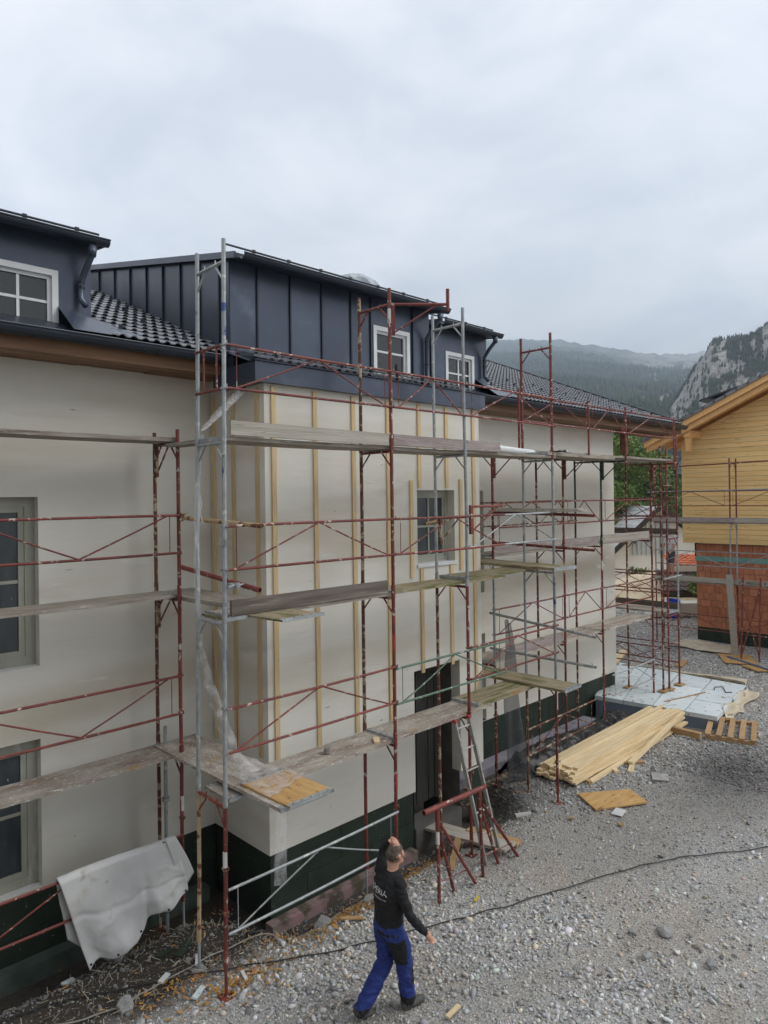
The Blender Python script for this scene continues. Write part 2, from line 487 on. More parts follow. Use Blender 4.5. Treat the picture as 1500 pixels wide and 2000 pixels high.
def sst(a, b, x):
    t = np.clip((x - a) / (b - a), 0, 1)
    return t * t * (3 - 2 * t)


def gz(x, y):
    x, y = np.asarray(x, float), np.asarray(y, float)
    inbay = sst(-0.9, 0.0, x) * (1 - sst(4.7, 5.6, x))
    s = y - 1.3 * (1 - inbay)
    tr = sst(-1.05, -0.25, s) * (1 - sst(13, 14.5, x)) * (1 - sst(11.0, 12.5, x) * 0.6)
    z = -0.34 * tr
    z = z + 0.18 * sst(8, 18, x) + 0.10 * (1 - sst(-1.6, -0.6, y)) * (1 - sst(-2.0, 0.0, x)) * 0.5
    near = (np.abs(x - 5) < 30) & (np.abs(y) < 30)
    z = z + np.where(near, 0.07 * (fbm(x * 0.8, y * 0.8, 3) - 0.5) + 0.03 * (fbm(x * 4, y * 4, 9) - 0.5), 0)
    # pit at the front of the insulated slab
    z = z - 0.14 * sst(10.0, 10.7, x) * (1 - sst(11.0, 11.8, x)) * sst(-1.9, -1.2, y) * (1 - sst(0.9, 1.3, y))
    return z


def gh(x, y):
    return float(gz(np.array([x]), np.array([y]))[0])


def zones(x, y):
    n = fbm(x * 0.7, y * 0.7, 21)
    n2 = fbm(x * 2.1, y * 2.1, 5)
    soil = sst(-0.95, -0.45, y + 0.5 * (n2 - 0.5)) * (1 - sst(0.0, 1.6, x + (n2 - 0.5)))
    trench = sst(-0.75, -0.3, y - 1.25 * (sst(4.6, 5.6, x)) + 0.5 * (n2 - 0.5)) * (1 - sst(9.8, 10.6, x))
    soil = np.maximum(soil, trench * 0.9)
    # trodden fine gravel between the trestle and the pallet
    d = np.abs((y + 2.0) + 0.22 * (x - 4.0) + 1.6 * (n - 0.5))
    track = (1 - sst(0.5, 1.7, d)) * sst(1.6, 3.0, x) * (1 - sst(9.0, 12.0, x))
    for off_ in (3.55, 5.15):
        d2 = np.abs((y + off_) + 0.30 * (x - 2.0) + 0.5 * (n - 0.5))
        track = np.maximum(track, 0.8 * (1 - sst(0.16, 0.42, d2)))
    wet = np.exp(-(((x - 9.0) / 1.9) ** 2 + ((y + 2.8) / 1.2) ** 2)) * sst(0.3, 0.6, n2 + 0.25)
    wet = np.maximum(wet, np.exp(-(((x - 5.3) / 1.3) ** 2 + ((y + 0.05) / 0.75) ** 2)) * sst(0.2, 0.5, n2 + 0.2))
    return soil, track, wet


gx = np.unique(np.concatenate([[-120, -60, -25], np.arange(-12, 26.01, 0.16), np.arange(27, 60, 1.5), [80, 120, 200, 400, 900, 2500, 5100]]))
gy = np.unique(np.concatenate([[-1200, -400, -100, -60, -25], np.arange(-12, 5.01, 0.16), np.arange(6, 40, 1.5), [60, 100, 200, 400, 900, 2500, 4600]]))
GX, GY = np.meshgrid(gx, gy)
GZ = gz(GX, GY)
soil_, track_, wet_ = zones(GX, GY)
cg, ct, cs, cw = (np.array(c) for c in ((0.35, 0.348, 0.338), (0.335, 0.322, 0.298), (0.048, 0.040, 0.033), (0.075, 0.078, 0.085)))
gcol = cg * np.ones(GX.shape + (1,))
for w_, c_ in ((track_ * 0.85, ct), (wet_ * 0.8, cw), (soil_, cs)):
    gcol = gcol * (1 - w_[..., None]) + c_ * w_[..., None]
gcol = gcol * (0.70 + 0.6 * fbm(GX * 0.45, GY * 0.45, 63))[..., None]
brown = sst(0.5, 0.7, fbm(GX * 0.9, GY * 0.9, 77))[..., None] * 0.4
gcol = gcol * (1 - brown) + gcol * np.array((1.02, 0.86, 0.70)) * brown
nx, ny = len(gx), len(gy)
idx = np.arange(nx * ny).reshape(ny, nx)
gf = np.stack([idx[:-1, :-1], idx[:-1, 1:], idx[1:, 1:], idx[1:, :-1]], -1).reshape(-1, 4)


def np_mesh(name, v, f, m, tint=None, smooth=False):
    me = bpy.data.meshes.new(name)
    v = np.asarray(v, np.float32); f = np.asarray(f, np.int32)
    me.vertices.add(len(v)); me.vertices.foreach_set('co', v.ravel())
    k = f.shape[1]
    me.loops.add(f.size); me.loops.foreach_set('vertex_index', f.ravel())
    me.polygons.add(len(f)); me.polygons.foreach_set('loop_start', np.arange(0, f.size, k, dtype=np.int32))
    me.polygons.foreach_set('loop_total', np.full(len(f), k, np.int32))
    if smooth:
        me.polygons.foreach_set('use_smooth', np.ones(len(f), bool))
    me.update(calc_edges=True)
    if tint is not None:
        a = me.attributes.new('tint', 'FLOAT_COLOR', 'POINT')
        t = np.ones((len(v), 4), np.float32); t[:, :3] = tint
        a.data.foreach_set('color', t.ravel())
    me.materials.append(m)
    o = bpy.data.objects.new(name, me)
    COL.objects.link(o)
    return o


ground_m = mat('gravel_ground', (0.55, 0.55, 0.55), (1.35, 1.33, 1.30), 42, 0.95, bump=0.9, bscale=38, attr='tint', world_co=True, lo=0.32, hi=0.68, detail=8)
ground = struct(np_mesh('ground', np.stack([GX, GY, GZ], -1).reshape(-1, 3), gf, ground_m, gcol.reshape(-1, 3), True))

# ------------------------------------------------------------------ plastered house
W, D, E = 4.638, 1.386, 12.316
ZB, ZT = 0.667, 7.0
house = thing('plastered_house', 'long plastered house with dark tiled roof, dormers and a projecting bay', 'house', (2.3, 1.0, 0))


def wall_y(mb, x0, x1, z0, z1, y, holes, dep):
    """wall face at y looking to -Y with rectangular holes (hx0, hx1, hz0, hz1) and reveals of depth dep"""
    xs = sorted({x0, x1, *[h[0] for h in holes], *[h[1] for h in holes]})
    zs = sorted({z0, z1, *[h[2] for h in holes], *[h[3] for h in holes]})
    for i in range(len(xs) - 1):
        for k in range(len(zs) - 1):
            cx, cz = (xs[i] + xs[i + 1]) / 2, (zs[k] + zs[k + 1]) / 2
            if any(h[0] < cx < h[1] and h[2] < cz < h[3] for h in holes):
                continue
            mb.add([(xs[i], y, zs[k]), (xs[i + 1], y, zs[k]), (xs[i + 1], y, zs[k + 1]), (xs[i], y, zs[k + 1])], [(0, 1, 2, 3)])
    for a, b, c, d in holes:
        e_ = y + dep
        mb.add([(a, y, c), (b, y, c), (b, y, d), (a, y, d), (a, e_, c), (b, e_, c), (b, e_, d), (a, e_, d)],
               ([] if c <= z0 + 1e-6 else [(0, 4, 5, 1)]) + [(1, 5, 6, 2), (2, 6, 7, 3), (3, 7, 4, 0)])
    return mb


DOOR = (2.85, 4.01, 0.12, 2.61)
BWIN = (2.98, 3.93, 4.31, 5.56)
mb = MB()
wall_y(mb, 0, W, ZB, ZT + 0.25, 0, [(DOOR[0], DOOR[1], ZB, DOOR[3]), BWIN], 0.2)
mb.add([(0, 0, ZB), (0, D, ZB), (0, D, ZT + 0.25), (0, 0, ZT + 0.25)], [(3, 2, 1, 0)])
mb.add([(W, 0, ZB), (W, D, ZB), (W, D, ZT + 0.25), (W, 0, ZT + 0.25)], [(0, 1, 2, 3)])
mb.add([(0, 0, ZB), (DOOR[0], 0, ZB), (DOOR[0], 0.1, ZB), (0.1, 0.1, ZB), (0.1, D, ZB), (0, D, ZB)], [(0, 3, 2, 1), (0, 5, 4, 3)])
mb.add([(DOOR[1], 0, ZB), (W, 0, ZB), (W, 0.1, ZB), (DOOR[1], 0.1, ZB)], [(3, 2, 1, 0)])
obj('bay_wall', mb, MT['plaster'], house)
LW = [(-3.62, -2.42, 3.42, 5.51), (-3.62, -2.42, 0.70, 2.52), (-7.2, -6.0, 3.42, 5.51), (-7.2, -6.0, 0.70, 2.52)]
mb = MB()
wall_y(mb, -9.5, 0, ZB, 7.6, D, [(a, b, max(c, ZB), d) for a, b, c, d in LW], 0.2)
mb.add([(-9.5, D, ZB), (0, D, ZB), (0, D + 0.1, ZB), (-9.5, D + 0.1, ZB)], [(3, 2, 1, 0)])
obj('wing_wall', mb, MT['plaster'], house)
RW = [(5.45, 6.55, 3.40, 5.57), (5.45, 6.55, ZB, 2.53)]
mb = MB()
wall_y(mb, W, E, ZB, 7.6, D, RW, 0.2)
mb.add([(E, D, ZB), (E, 10.2, ZB), (E, 10.2, 9.0), (E, D, 7.6)], [(0, 1, 2, 3)])
mb.add([(W, D, ZB), (E, D, ZB), (E, D + 0.1, ZB), (W, D + 0.1, ZB)], [(3, 2, 1, 0)])
obj('wing_wall', mb, MT['plaster'], house)
# back of the house closes the volume
mb = MB()
mb.box(-9.5, E - 0.02, 9.9, 10.2, -0.5, 9.0)
mb.add([(-9.5, D, -0.5), (-9.5, 10.2, -0.5), (-9.5, 10.2, 9), (-9.5, D, 7.6)], [(3, 2, 1, 0)])
mb.add([(-9.5, D + 0.25, 2.8), (E, D + 0.25, 2.8), (E, 10, 2.8), (-9.5, 10, 2.8)], [(0, 1, 2, 3)])
mb.box(0.3, W - 0.3, 1.9, 2.0, -0.5, 7)
obj('rear_wall', mb, MT['room'], house)

# plinth panels, set back under the plaster edge
def panel_run_y(x0, x1, y, z0, z1, step, skip=None, pn='plinth_panel'):
    x = x0
    row = 0
    zm = (z0 + z1) / 2 + 0.04
    for (za, zb_) in ((zm + 0.006, z1), (z0, zm)):
        x = x0 - (0.0 if row == 0 else step * 0.5)
        while x < x1 - 0.02:
            a, b = max(x, x0), min(x + step, x1)
            if skip and a < skip[1] and b > skip[0]:
                if a < skip[0] - 0.05:
                    b = skip[0]
                elif b > skip[1] + 0.05:
                    a = skip[1]
                else:
                    x += step
                    continue
            if b - a > 0.03:
                obj(pn, MB().box(a + 0.004, b - 0.004, y + random.uniform(0, 0.006), y + 0.06, za, zb_), MT['plinth'], house)
            x += step
        row += 1


panel_run_y(0.03, W - 0.03, 0.035, -0.42, ZB + 0.02, 1.25, (DOOR[0] - 0.02, DOOR[1] + 0.3))
for (za, zb_) in ((0.17, ZB + 0.02), (-0.42, 0.164)):
    obj('plinth_panel', MB().box(0.035, 0.095, 0.10, D + 0.02, za, zb_), MT['plinth'], house)
    for a in np.arange(-9.4, 0.0, 1.25):
        obj('plinth_panel', MB().box(a + 0.004, min(a + 1.246, 0.03), D + 0.035, D + 0.095, za, zb_), MT['plinth'], house)
    k_ = 0
    for a in np.arange(W + 0.02 - (0.4 if za < 0 else 0), E - 0.04, 0.62):
        obj('plinth_panel', MB().box(max(a, W) + 0.004, min(a + 0.615, E - 0.035), D + 0.035, D + 0.095, za, zb_), MT['plinth'], house)
    for a in np.arange(D + 0.11, 9.5, 1.25):
        obj('plinth_panel', MB().box(E - 0.095, E - 0.035, a, a + 1.24, za, zb_), MT['plinth'], house)
# foundation strip with pink insulation
obj('foundation_edge', MB().box(-0.06, 2.75, -0.13, 0.03, -0.8, -0.20), MT['pink'], house)
obj('foundation_edge', MB().box(W + 0.3, 10.6, D - 0.32, D + 0.03, -0.8, -0.16), mat('grey_lilac_insulation', (0.25, 0.24, 0.29), (0.32, 0.30, 0.34), 3, 0.9, spots=[(5, 0.6, 0.08, (0.16, 0.14, 0.12))]), house)
obj('foundation_edge', MB().box(-9.4, -0.2, D - 0.16, D + 0.03, -0.8, -0.12), mat('green_grey_board', (0.05, 0.075, 0.062), (0.085, 0.115, 0.10), 3, 0.9, spots=[(5, 0.6, 0.08, (0.1, 0.09, 0.07))]), house)

# door: reveal, boarded leaf, concrete step
mb = MB()
a, b = DOOR[0], DOOR[1]
mb.add([(a, 0.2, -0.4), (a, 1.9, -0.4), (a, 1.9, 2.61), (a, 0.2, 2.61)], [(0, 1, 2, 3)])
mb.add([(b, 0.2, -0.4), (b, 0.9, -0.4), (b, 0.9, 2.61), (b, 0.2, 2.61)], [(3, 2, 1, 0)])
mb.add([(a, 0.2, 2.61), (b, 0.2, 2.61), (b, 1.9, 2.61), (a, 1.9, 2.61)], [(0, 1, 2, 3)])
mb.add([(a, 0.035, -0.4), (a, 0.2, -0.4), (a, 0.2, ZB), (a, 0.035, ZB)], [(0, 1, 2, 3)])
mb.add([(b, 0.035, -0.4), (b, 0.2, -0.4), (b, 0.2, ZB), (b, 0.035, ZB)], [(3, 2, 1, 0)])
obj('door_reveal', mb, MT['room'], house)
for k in range(7):
    x0_ = b - 0.06 - 0.155 * (k + 1)
    obj('door_board', MB().box(x0_ + 0.004, x0_ + 0.151, 0.42 + 0.012 * (k % 3), 0.47 + 0.012 * (k % 3), 0.16 + 0.02 * (k % 2), 2.60), MT['door'], house)
obj('door_step', MB().box(2.853, 4.007, 0.0, 0.41, -0.6, 0.05), MT['room'], house)

# battens
def batten(x, z0, z1):
    bm_ = MB().box(-0.036, 0.036, -0.026, 0.0, 0, z1 - z0)
    local('batten', bm_, MT['batten'], (x, -0.001, z0), (0, random.uniform(-0.003, 0.003), 0), house)


for x, z1, z0 in ((0.14, 6.97, 1.90), (0.865, 6.97, 1.90), (1.595, 6.97, 1.95), (2.315, 6.96, 1.95), (3.03, 6.97, 5.60), (3.72, 6.97, 5.60), (4.46, 6.98, 1.6),
                  (2.83, 5.72, 4.14), (4.08, 5.75, 4.17), (3.06, 4.27, 2.56), (3.81, 4.27, 2.57)):
    batten(x, z0, z1)
for y_ in (0.16, 0.75, 1.28):
    local('batten', MB().box(-0.026, 0.0, -0.036, 0.036, 0, 5.0), MT['batten'], (-0.001, y_, 1.95), (0, 0, 0), house)

# windows of the bay and the wings
def window_y(x0, x1, z0, z1, y, fm, gm, cols, rows, fw=0.07, bar=0.03, sill=None, casement=0.05):
    f = MB()
    f.box(x0, x0 + fw, y, y + 0.07, z0, z1).box(x1 - fw, x1, y, y + 0.07, z0, z1)
    f.box(x0 + fw, x1 - fw, y, y + 0.07, z1 - fw, z1).box(x0 + fw, x1 - fw, y, y + 0.07, z0, z0 + fw)
    wf = obj('window', f, fm, house)
    a, b, c, d = x0 + fw, x1 - fw, z0 + fw, z1 - fw
    cs = MB()
    cs.box(a, a + casement, y + 0.015, y + 0.06, c, d).box(b - casement, b, y + 0.015, y + 0.06, c, d)
    cs.box(a + casement, b - casement, y + 0.015, y + 0.06, d - casement, d).box(a + casement, b - casement, y + 0.015, y + 0.06, c, c + casement)
    obj('casement', cs, fm, wf)
    a, b, c, d = a + casement, b - casement, c + casement, d - casement
    for i in range(cols):
        for k in range(rows):
            u0, u1 = a + (b - a) * i / cols, a + (b - a) * (i + 1) / cols
            w0, w1 = c + (d - c) * k / rows, c + (d - c) * (k + 1) / rows
            obj('pane', MB().box(u0, u1, y + 0.04, y + 0.05, w0, w1), gm, wf)
    for i in range(1, cols):
        u = a + (b - a) * i / cols
        obj('glazing_bar', MB().box(u - bar / 2, u + bar / 2, y + 0.022, y + 0.058, c, d), fm, wf)
    for k in range(1, rows):
        w = c + (d - c) * k / rows
        obj('glazing_bar', MB().box(a, b, y + 0.024, y + 0.056, w - bar / 2, w + bar / 2), fm, wf)
    if sill:
        obj('sill', MB().box(x0 - 0.02, x1 + 0.03, y - sill, y + 0.0, z0 - 0.05, z0 + 0.005), MT['winwhite'], wf)
    return wf


window_y(BWIN[0], BWIN[1], BWIN[2] + 0.03, BWIN[3], 0.16, MT['wingrey'], MT['film'], 2, 2, 0.08, 0.035, 0.19)
for i, (a, b, c, d) in enumerate(LW[:2]):
    window_y(a, b, max(c, 0.42), d, D + 0.13, MT['wingrey'], MT['film'], 1, 2, 0.12, 0.04, 0.10, 0.07)
for (a, b, c, d) in LW[2:]:
    window_y(a, b, max(c, 0.42), d, D + 0.13, MT['wingrey'], MT['film'], 1, 2, 0.12, 0.04, None, 0.07)
for (a, b, c, d) in RW:
    window_y(a, b, c, d, D + 0.13, MT['wingrey'], MT['film'], 1, 2, 0.1, 0.04, None, 0.07)

# ---- roof: main slope, eaves, tiles
SL = 0.41
YE, ZE = 0.72, 7.47            # eave edge of the tiled surface
ca_, sa_ = math.cos(math.atan(SL)), math.sin(math.atan(SL))
XR = 15.3


def roof_z(y):
    return ZE + SL * (y - YE)


def roof_deck(x0, x1, y0, y1, t=0.12):
    return MB().add([(x0, y0, roof_z(y0) - 0.03), (x1, y0, roof_z(y0) - 0.03), (x1, y1, roof_z(y1) - 0.03), (x0, y1, roof_z(y1) - 0.03),
                     (x0, y0, roof_z(y0) - t), (x1, y0, roof_z(y0) - t), (x1, y1, roof_z(y1) - t), (x0, y1, roof_z(y1) - t)],
                    [(0, 1, 2, 3), (7, 6, 5, 4), (0, 4, 5, 1), (1, 5, 6, 2), (2, 6, 7, 3), (3, 7, 4, 0)])


mb = MB()
for a, b, y0_ in ((-9.9, 0.05, YE), (0.05, 4.45, 0.85), (4.45, XR, YE)):
    d_ = roof_deck(a, b, y0_, 8.9)
    mb.add(d_.v, d_.f)
mb.add([(-9.9, 8.9, roof_z(8.9)), (XR, 8.9, roof_z(8.9)), (XR, 14, 8.9), (-9.9, 14, 8.9)], [(0, 1, 2, 3)])
roof = obj('roof', mb, MT['seam'], house)

# one interlocking tile with two rolls, 0.30 wide and 0.40 long
prof = []
for k in range(13):
    u = k / 12 * 0.30
    t_ = (u % 0.15) / 0.15
    h_ = 0.030 * max(0.0, math.sin(math.pi * (t_ - 0.18) / 0.64)) ** 0.8 if 0.18 < t_ < 0.82 else 0.0
    prof.append((u, h_))
tv, tf = [], []
for (v_, lift) in ((0.0, 0.050), (0.40, 0.004)):
    for u, h_ in prof:
        tv.append((u, v_, h_ + lift))
for u, h_ in prof:
    tv.append((u, 0.0, h_ + 0.050 - 0.014))
n_ = len(prof)
for k in range(n_ - 1):
    tf.append((k, k + 1, n_ + k + 1, n_ + k))
    tf.append((2 * n_ + k, 2 * n_ + k + 1, k + 1, k))
TILE_V, TILE_F = np.array(tv), tf
tile_mb = MB().add(tv, tf)
tile_me = mesh('tile', tile_mb, MT['tile'])
RX = math.atan(SL)


def put_tile(x, s):
    """tile whose lower left corner is at x and s metres up the slope"""
    o = bpy.data.objects.new('tile', tile_me)
    COL.objects.link(o)
    o.parent = roof
    off = ORG[roof.name]
    y, z = YE + s * ca_, ZE + s * sa_
    o.location = (x - off[0], y - off[1], z - off[2] + random.uniform(-0.002, 0.002))
    o.rotation_euler = (RX + random.uniform(-0.004, 0.004), 0, random.uniform(-0.004, 0.004))


ST = 0.345
rest = MB()
n_tile = 0


def tiles(x0, nx_, rows, keep):
    global n_tile
    for r_ in range(*rows):
        for c_ in range(nx_):
            x = x0 + 0.30 * c_
            s = -0.06 + ST * r_
            if keep(x, r_) and n_tile < 296:
                put_tile(x, s); n_tile += 1
            else:
                y, z = YE + s * ca_, ZE + s * sa_
                vs = [(x + a, y + b * ca_ - c * sa_, z + b * sa_ + c * ca_) for a, b, c in TILE_V]
                rest.add(vs, TILE_F)


tiles(-1.72, 6, (0, 15), lambda x, r_: True)                     # strip between the two left dormers
for c_ in range(15):                                             # single course over the bay
    o = bpy.data.objects.new('tile', tile_me); COL.objects.link(o); o.parent = roof
    off = ORG[roof.name]
    for k in range(2):
        pass
    o.location = (0.05 + 0.30 * c_ - off[0], 0.38 - off[1], 7.43 - off[2]); o.rotation_euler = (RX, 0, 0)
    o2 = o.copy(); COL.objects.link(o2); o2.location = (0.05 + 0.30 * c_ - off[0], 0.0 - off[1], 7.285 - off[2])
    n_tile += 2
tiles(4.5, 2, (0, 2), lambda x, r_: True)
tiles(6.75, 28, (0, 25), lambda x, r_: r_ < 7 and x < 13.3)
tiles(-9.8, 21, (0, 4), lambda x, r_: False)
stuff(obj('distant_tiles', rest, MT['tile'], house))
# snow hooks standing on the tiles
for r_ in range(1, 13, 3):
    for c_ in (0, 3):
        x = -1.72 + 0.3 * c_ + (0.15 if r_ % 2 else 0.0)
        y, z = YE + r_ * ST * ca_, ZE + r_ * ST * sa_
        obj('snow_hook', MB().bar((x + .07, y, z + 0.03), (x + .07, y - 0.02, z + 0.13), 0.05, 0.02).bar((x + .07, y, z + 0.055), (x + .07, y + 0.13, z + 0.10), 0.03, 0.008), MT['gutter'], roof)
for c_ in range(7):
    x = 0.35 + 0.6 * c_
    obj('snow_hook', MB().bar((x, 0.2, 7.36), (x - 0.02, 0.16, 7.49), 0.05, 0.02).bar((x, 0.2, 7.41), (x, 0.35, 7.46), 0.03, 0.008), MT['gutter'], roof)
for r_ in range(1, 9, 2):
    for c_ in range(7):
        x = 7.2 + 1.2 * c_ + (0.6 if r_ % 4 == 1 else 0)
        y, z = YE + r_ * ST * ca_, ZE + r_ * ST * sa_
        obj('snow_hook', MB().bar((x + .07, y, z + 0.03), (x + .07, y - 0.02, z + 0.13), 0.05, 0.02), MT['gutter'], roof)
# verge trim on the far gable edge
obj('verge_trim', MB().bar((XR - 0.1, YE, roof_z(YE) + 0.02), (XR - 0.1, 8.9, roof_z(8.9) + 0.02), 0.05, 0.16), MT['gutter'], house)
# purlin bracket below the far overhang
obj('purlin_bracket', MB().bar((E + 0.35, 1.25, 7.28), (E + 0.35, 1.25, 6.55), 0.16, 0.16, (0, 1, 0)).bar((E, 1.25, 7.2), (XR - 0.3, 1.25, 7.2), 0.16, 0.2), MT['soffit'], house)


def gutter_x(x0, x1, y, z, r=0.085, pn='gutter', parent=None, joints=()):
    pr_ = []
    for k in range(9):
        t = math.pi * k / 8
        pr_.append((y - r * math.cos(t), z - r * 1.15 * math.sin(t)))
    pr_ += [(y + r - 0.006, z - 0.004)]
    for k in range(8, -1, -1):
        t = math.pi * k / 8
        pr_.append((y - (r - 0.006) * math.cos(t), z - (r - 0.006) * 1.15 * math.sin(t)))
    m = MB()
    m.prism(pr_, 'x', x0, x1)
    m.tube((x0, y - r, z), (x1, y - r, z), 0.012, 8)
    g = obj(pn, m, MT['gutter'], parent or house, False)
    return g


for a, b in ((-9.9, -0.12), (4.72, XR)):
    gutter_x(a, b, 0.66, 7.43, 0.095)
    # collar joints
    for x in np.arange(a + 1.1, b, 1.9):
        obj('gutter_joint', MB().prism([(0.66 - 0.1 * math.cos(math.pi * k / 8), 7.43 - 0.115 * math.sin(math.pi * k / 8)) for k in range(9)], 'x', x, x + 0.05), MT['seam'], house)
    # fascia board, soffit boards and visible rafter tails
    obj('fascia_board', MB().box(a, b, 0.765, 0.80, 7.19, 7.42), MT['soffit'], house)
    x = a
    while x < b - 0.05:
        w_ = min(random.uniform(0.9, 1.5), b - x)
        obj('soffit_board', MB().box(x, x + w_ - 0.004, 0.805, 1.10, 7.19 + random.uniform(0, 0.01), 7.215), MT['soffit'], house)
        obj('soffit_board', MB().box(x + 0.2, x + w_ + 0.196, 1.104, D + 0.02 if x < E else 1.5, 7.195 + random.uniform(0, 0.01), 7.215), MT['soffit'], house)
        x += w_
mb = MB().add([(E, 1.5, 7.2), (XR - 0.1, 1.5, 7.2), (XR - 0.1, 8, 9.6), (E, 8, 9.6)], [(3, 2, 1, 0)])
obj('verge_soffit', mb, MT['soffit'], house)
# fascia box around the head of the bay
mb = MB()
mb.box(-0.20, W + 0.07, -0.10, 0.95, 7.0, 7.265)
obj('bay_fascia', mb, MT['darkmetal'], house)
mb = MB()
mb.box(-0.22, W + 0.09, -0.13, 0.0, 7.27, 7.285)
mb.add([(-0.2, 0.0, 7.266), (W + 0.07, 0, 7.266), (W + 0.07, 0.95, 7.60), (-0.2, 0.95, 7.60)], [(0, 1, 2, 3)])
obj('bay_roof_flashing', mb, MT['seam'], house)
obj('gutter_outlet', MB().tube((-0.02, 0.55, 7.42), (-0.02, 0.55, 7.12), 0.06, 12).box(-0.19, 0.12, 0.45, 0.72, 7.2, 7.42), MT['gutter'], house)

# ---- dormers
def dormer(x0, x1, yf, zb, ze, slope, depth, win, seams_f, seams_s, over, side, rx):
    """sheet-metal dormer; win=(x0,x1,z0,z1)"""
    zt = ze
    body = MB()
    yb = yf + depth
    ztb = zt + slope * depth
    wx0, wx1, wz0, wz1 = win
    wall_y(body, x0, x1, zb, zt, yf, [win], 0.12)
    for x, fl in ((x0, True), (x1, False)):
        body.add([(x, yf, zb), (x, yb, zb), (x, yb, ztb), (x, yf, zt)], [(3, 2, 1, 0) if fl else (0, 1, 2, 3)])
    d_ = obj('dormer', body, MT['darkmetal'], house)
    # front panels between the standing seams
    xs = [x0] + seams_f + [x1]
    for a, b in zip(xs[:-1], xs[1:]):
        if a < wx1 - 0.02 and b > wx0 + 0.02:
            continue
        o_ = obj('cladding_panel', MB().box(a + 0.006, b - 0.006, yf - 0.006, yf + 0.02, zb, zt - 0.02), MT['darkmetal'], d_)
    for x in seams_f:
        obj('seam', MB().box(x - 0.012, x + 0.012, yf - 0.034, yf, zb, zt - 0.02), MT['seam'], d_)
    # side panels and seams
    if side:
        xo = x0 if side < 0 else x1
        ys = [yf] + seams_s + [yb]
        for a, b in zip(ys[:-1], ys[1:]):
            za, zb2 = zt + slope * (a - yf), zt + slope * (b - yf)
            t0, t1 = (-0.006, 0.02) if side < 0 else (-0.02, 0.006)
            vs = []
            for x in (xo + t0, xo + t1):
                vs += [(x, a + 0.006, zb), (x, b - 0.006, zb), (x, b - 0.006, zb2 - 0.03), (x, a + 0.006, za - 0.03)]
            obj('cladding_panel', MB().add(vs, [(3, 2, 1, 0), (4, 5, 6, 7), (0, 1, 5, 4), (1, 2, 6, 5), (2, 3, 7, 6), (3, 0, 4, 7)]), MT['darkmetal'], d_)
        for y in seams_s:
            z_ = zt + slope * (y - yf) - 0.03
            obj('seam', MB().box(min(xo, xo + side * 0.036), max(xo, xo + side * 0.036), y - 0.012, y + 0.012, zb, z_), MT['seam'], d_)
    # roof slab with gutter
    o = over
    vs = []
    for zz in (0.0, 0.07):
        for (x, y) in ((x0 - 0.08, yf - o), (x1 + rx, yf - o), (x1 + rx, yb), (x0 - 0.08, yb)):
            vs.append((x, y, zt + slope * (y - yf) + zz))
    obj('dormer_roof', MB().add(vs, [(3, 2, 1, 0), (4, 5, 6, 7), (0, 1, 5, 4), (1, 2, 6, 5), (2, 3, 7, 6), (3, 0, 4, 7)]), MT['seam'], d_)
    for xe_ in (x0 - 0.095, x1 + rx + 0.015):
        obj('roof_edge', MB().bar((xe_, yf - o, zt - slope * o + 0.035), (xe_, yb, ztb + 0.035), 0.03, 0.09), MT['darkmetal'], d_)
    gy_, gz_ = yf - o - 0.06, zt - slope * o + 0.055
    gutter_x(x0 - 0.02, x1 + rx + 0.05, gy_, gz_, 0.07, 'dormer_gutter', d_)
    # snow guard pipe on posts
    ys_ = yf - o + 0.12
    zs_ = zt + slope * (ys_ - yf) + 0.07
    obj('snow_rail', MB().tube((x0 - 0.2, ys_, zs_ + 0.10), (x1 + rx, ys_, zs_ + 0.10), 0.016, 8), MT['gutter'], d_)
    for x in np.arange(x0 + 0.3, x1 + 0.2, 0.62):
        obj('rail_post', MB().bar((x, ys_ + 0.02, zs_ - 0.01), (x, ys_ - 0.005, zs_ + 0.125), 0.05, 0.025).bar((x, ys_ + 0.02, zs_), (x, ys_ + 0.18, zs_ + 0.05), 0.03, 0.012), MT['gutter'], d_)
    # window
    fw = 0.075
    f = MB()
    y = yf + 0.03
    f.box(wx0, wx0 + fw, y - 0.045, y + 0.07, wz0, wz1).box(wx1 - fw, wx1, y - 0.045, y + 0.07, wz0, wz1)
    f.box(wx0 + fw, wx1 - fw, y - 0.045, y + 0.07, wz1 - fw, wz1).box(wx0 + fw, wx1 - fw, y - 0.045, y + 0.07, wz0, wz0 + fw)
    obj('window_frame', f, MT['winwhite'], d_)
    a, b, c, e_ = wx0 + fw, wx1 - fw, wz0 + fw, wz1 - fw
    f = MB()
    f.box(a, a + 0.045, y, y + 0.06, c, e_).box(b - 0.045, b, y, y + 0.06, c, e_).box(a + 0.045, b - 0.045, y, y + 0.06, e_ - 0.045, e_).box(a + 0.045, b - 0.045, y, y + 0.06, c, c + 0.045)
    obj('casement', f, MT['winwhite'], d_)
    a, b, c, e_ = a + 0.045, b - 0.045, c + 0.045, e_ - 0.045
    mx_, mz_ = (a + b) / 2, (c + e_) / 2
    for u0, u1 in ((a, mx_), (mx_, b)):
        for w0, w1 in ((c, mz_), (mz_, e_)):
            obj('pane', MB().box(u0, u1, y + 0.03, y + 0.04, w0, w1), MT['glass'], d_)
    obj('glazing_bar', MB().box(mx_ - 0.017, mx_ + 0.017, y + 0.012, y + 0.055, c, e_), MT['winwhite'], d_)
    obj('glazing_bar', MB().box(a, b, y + 0.014, y + 0.053, mz_ - 0.017, mz_ + 0.017), MT['winwhite'], d_)
    return d_


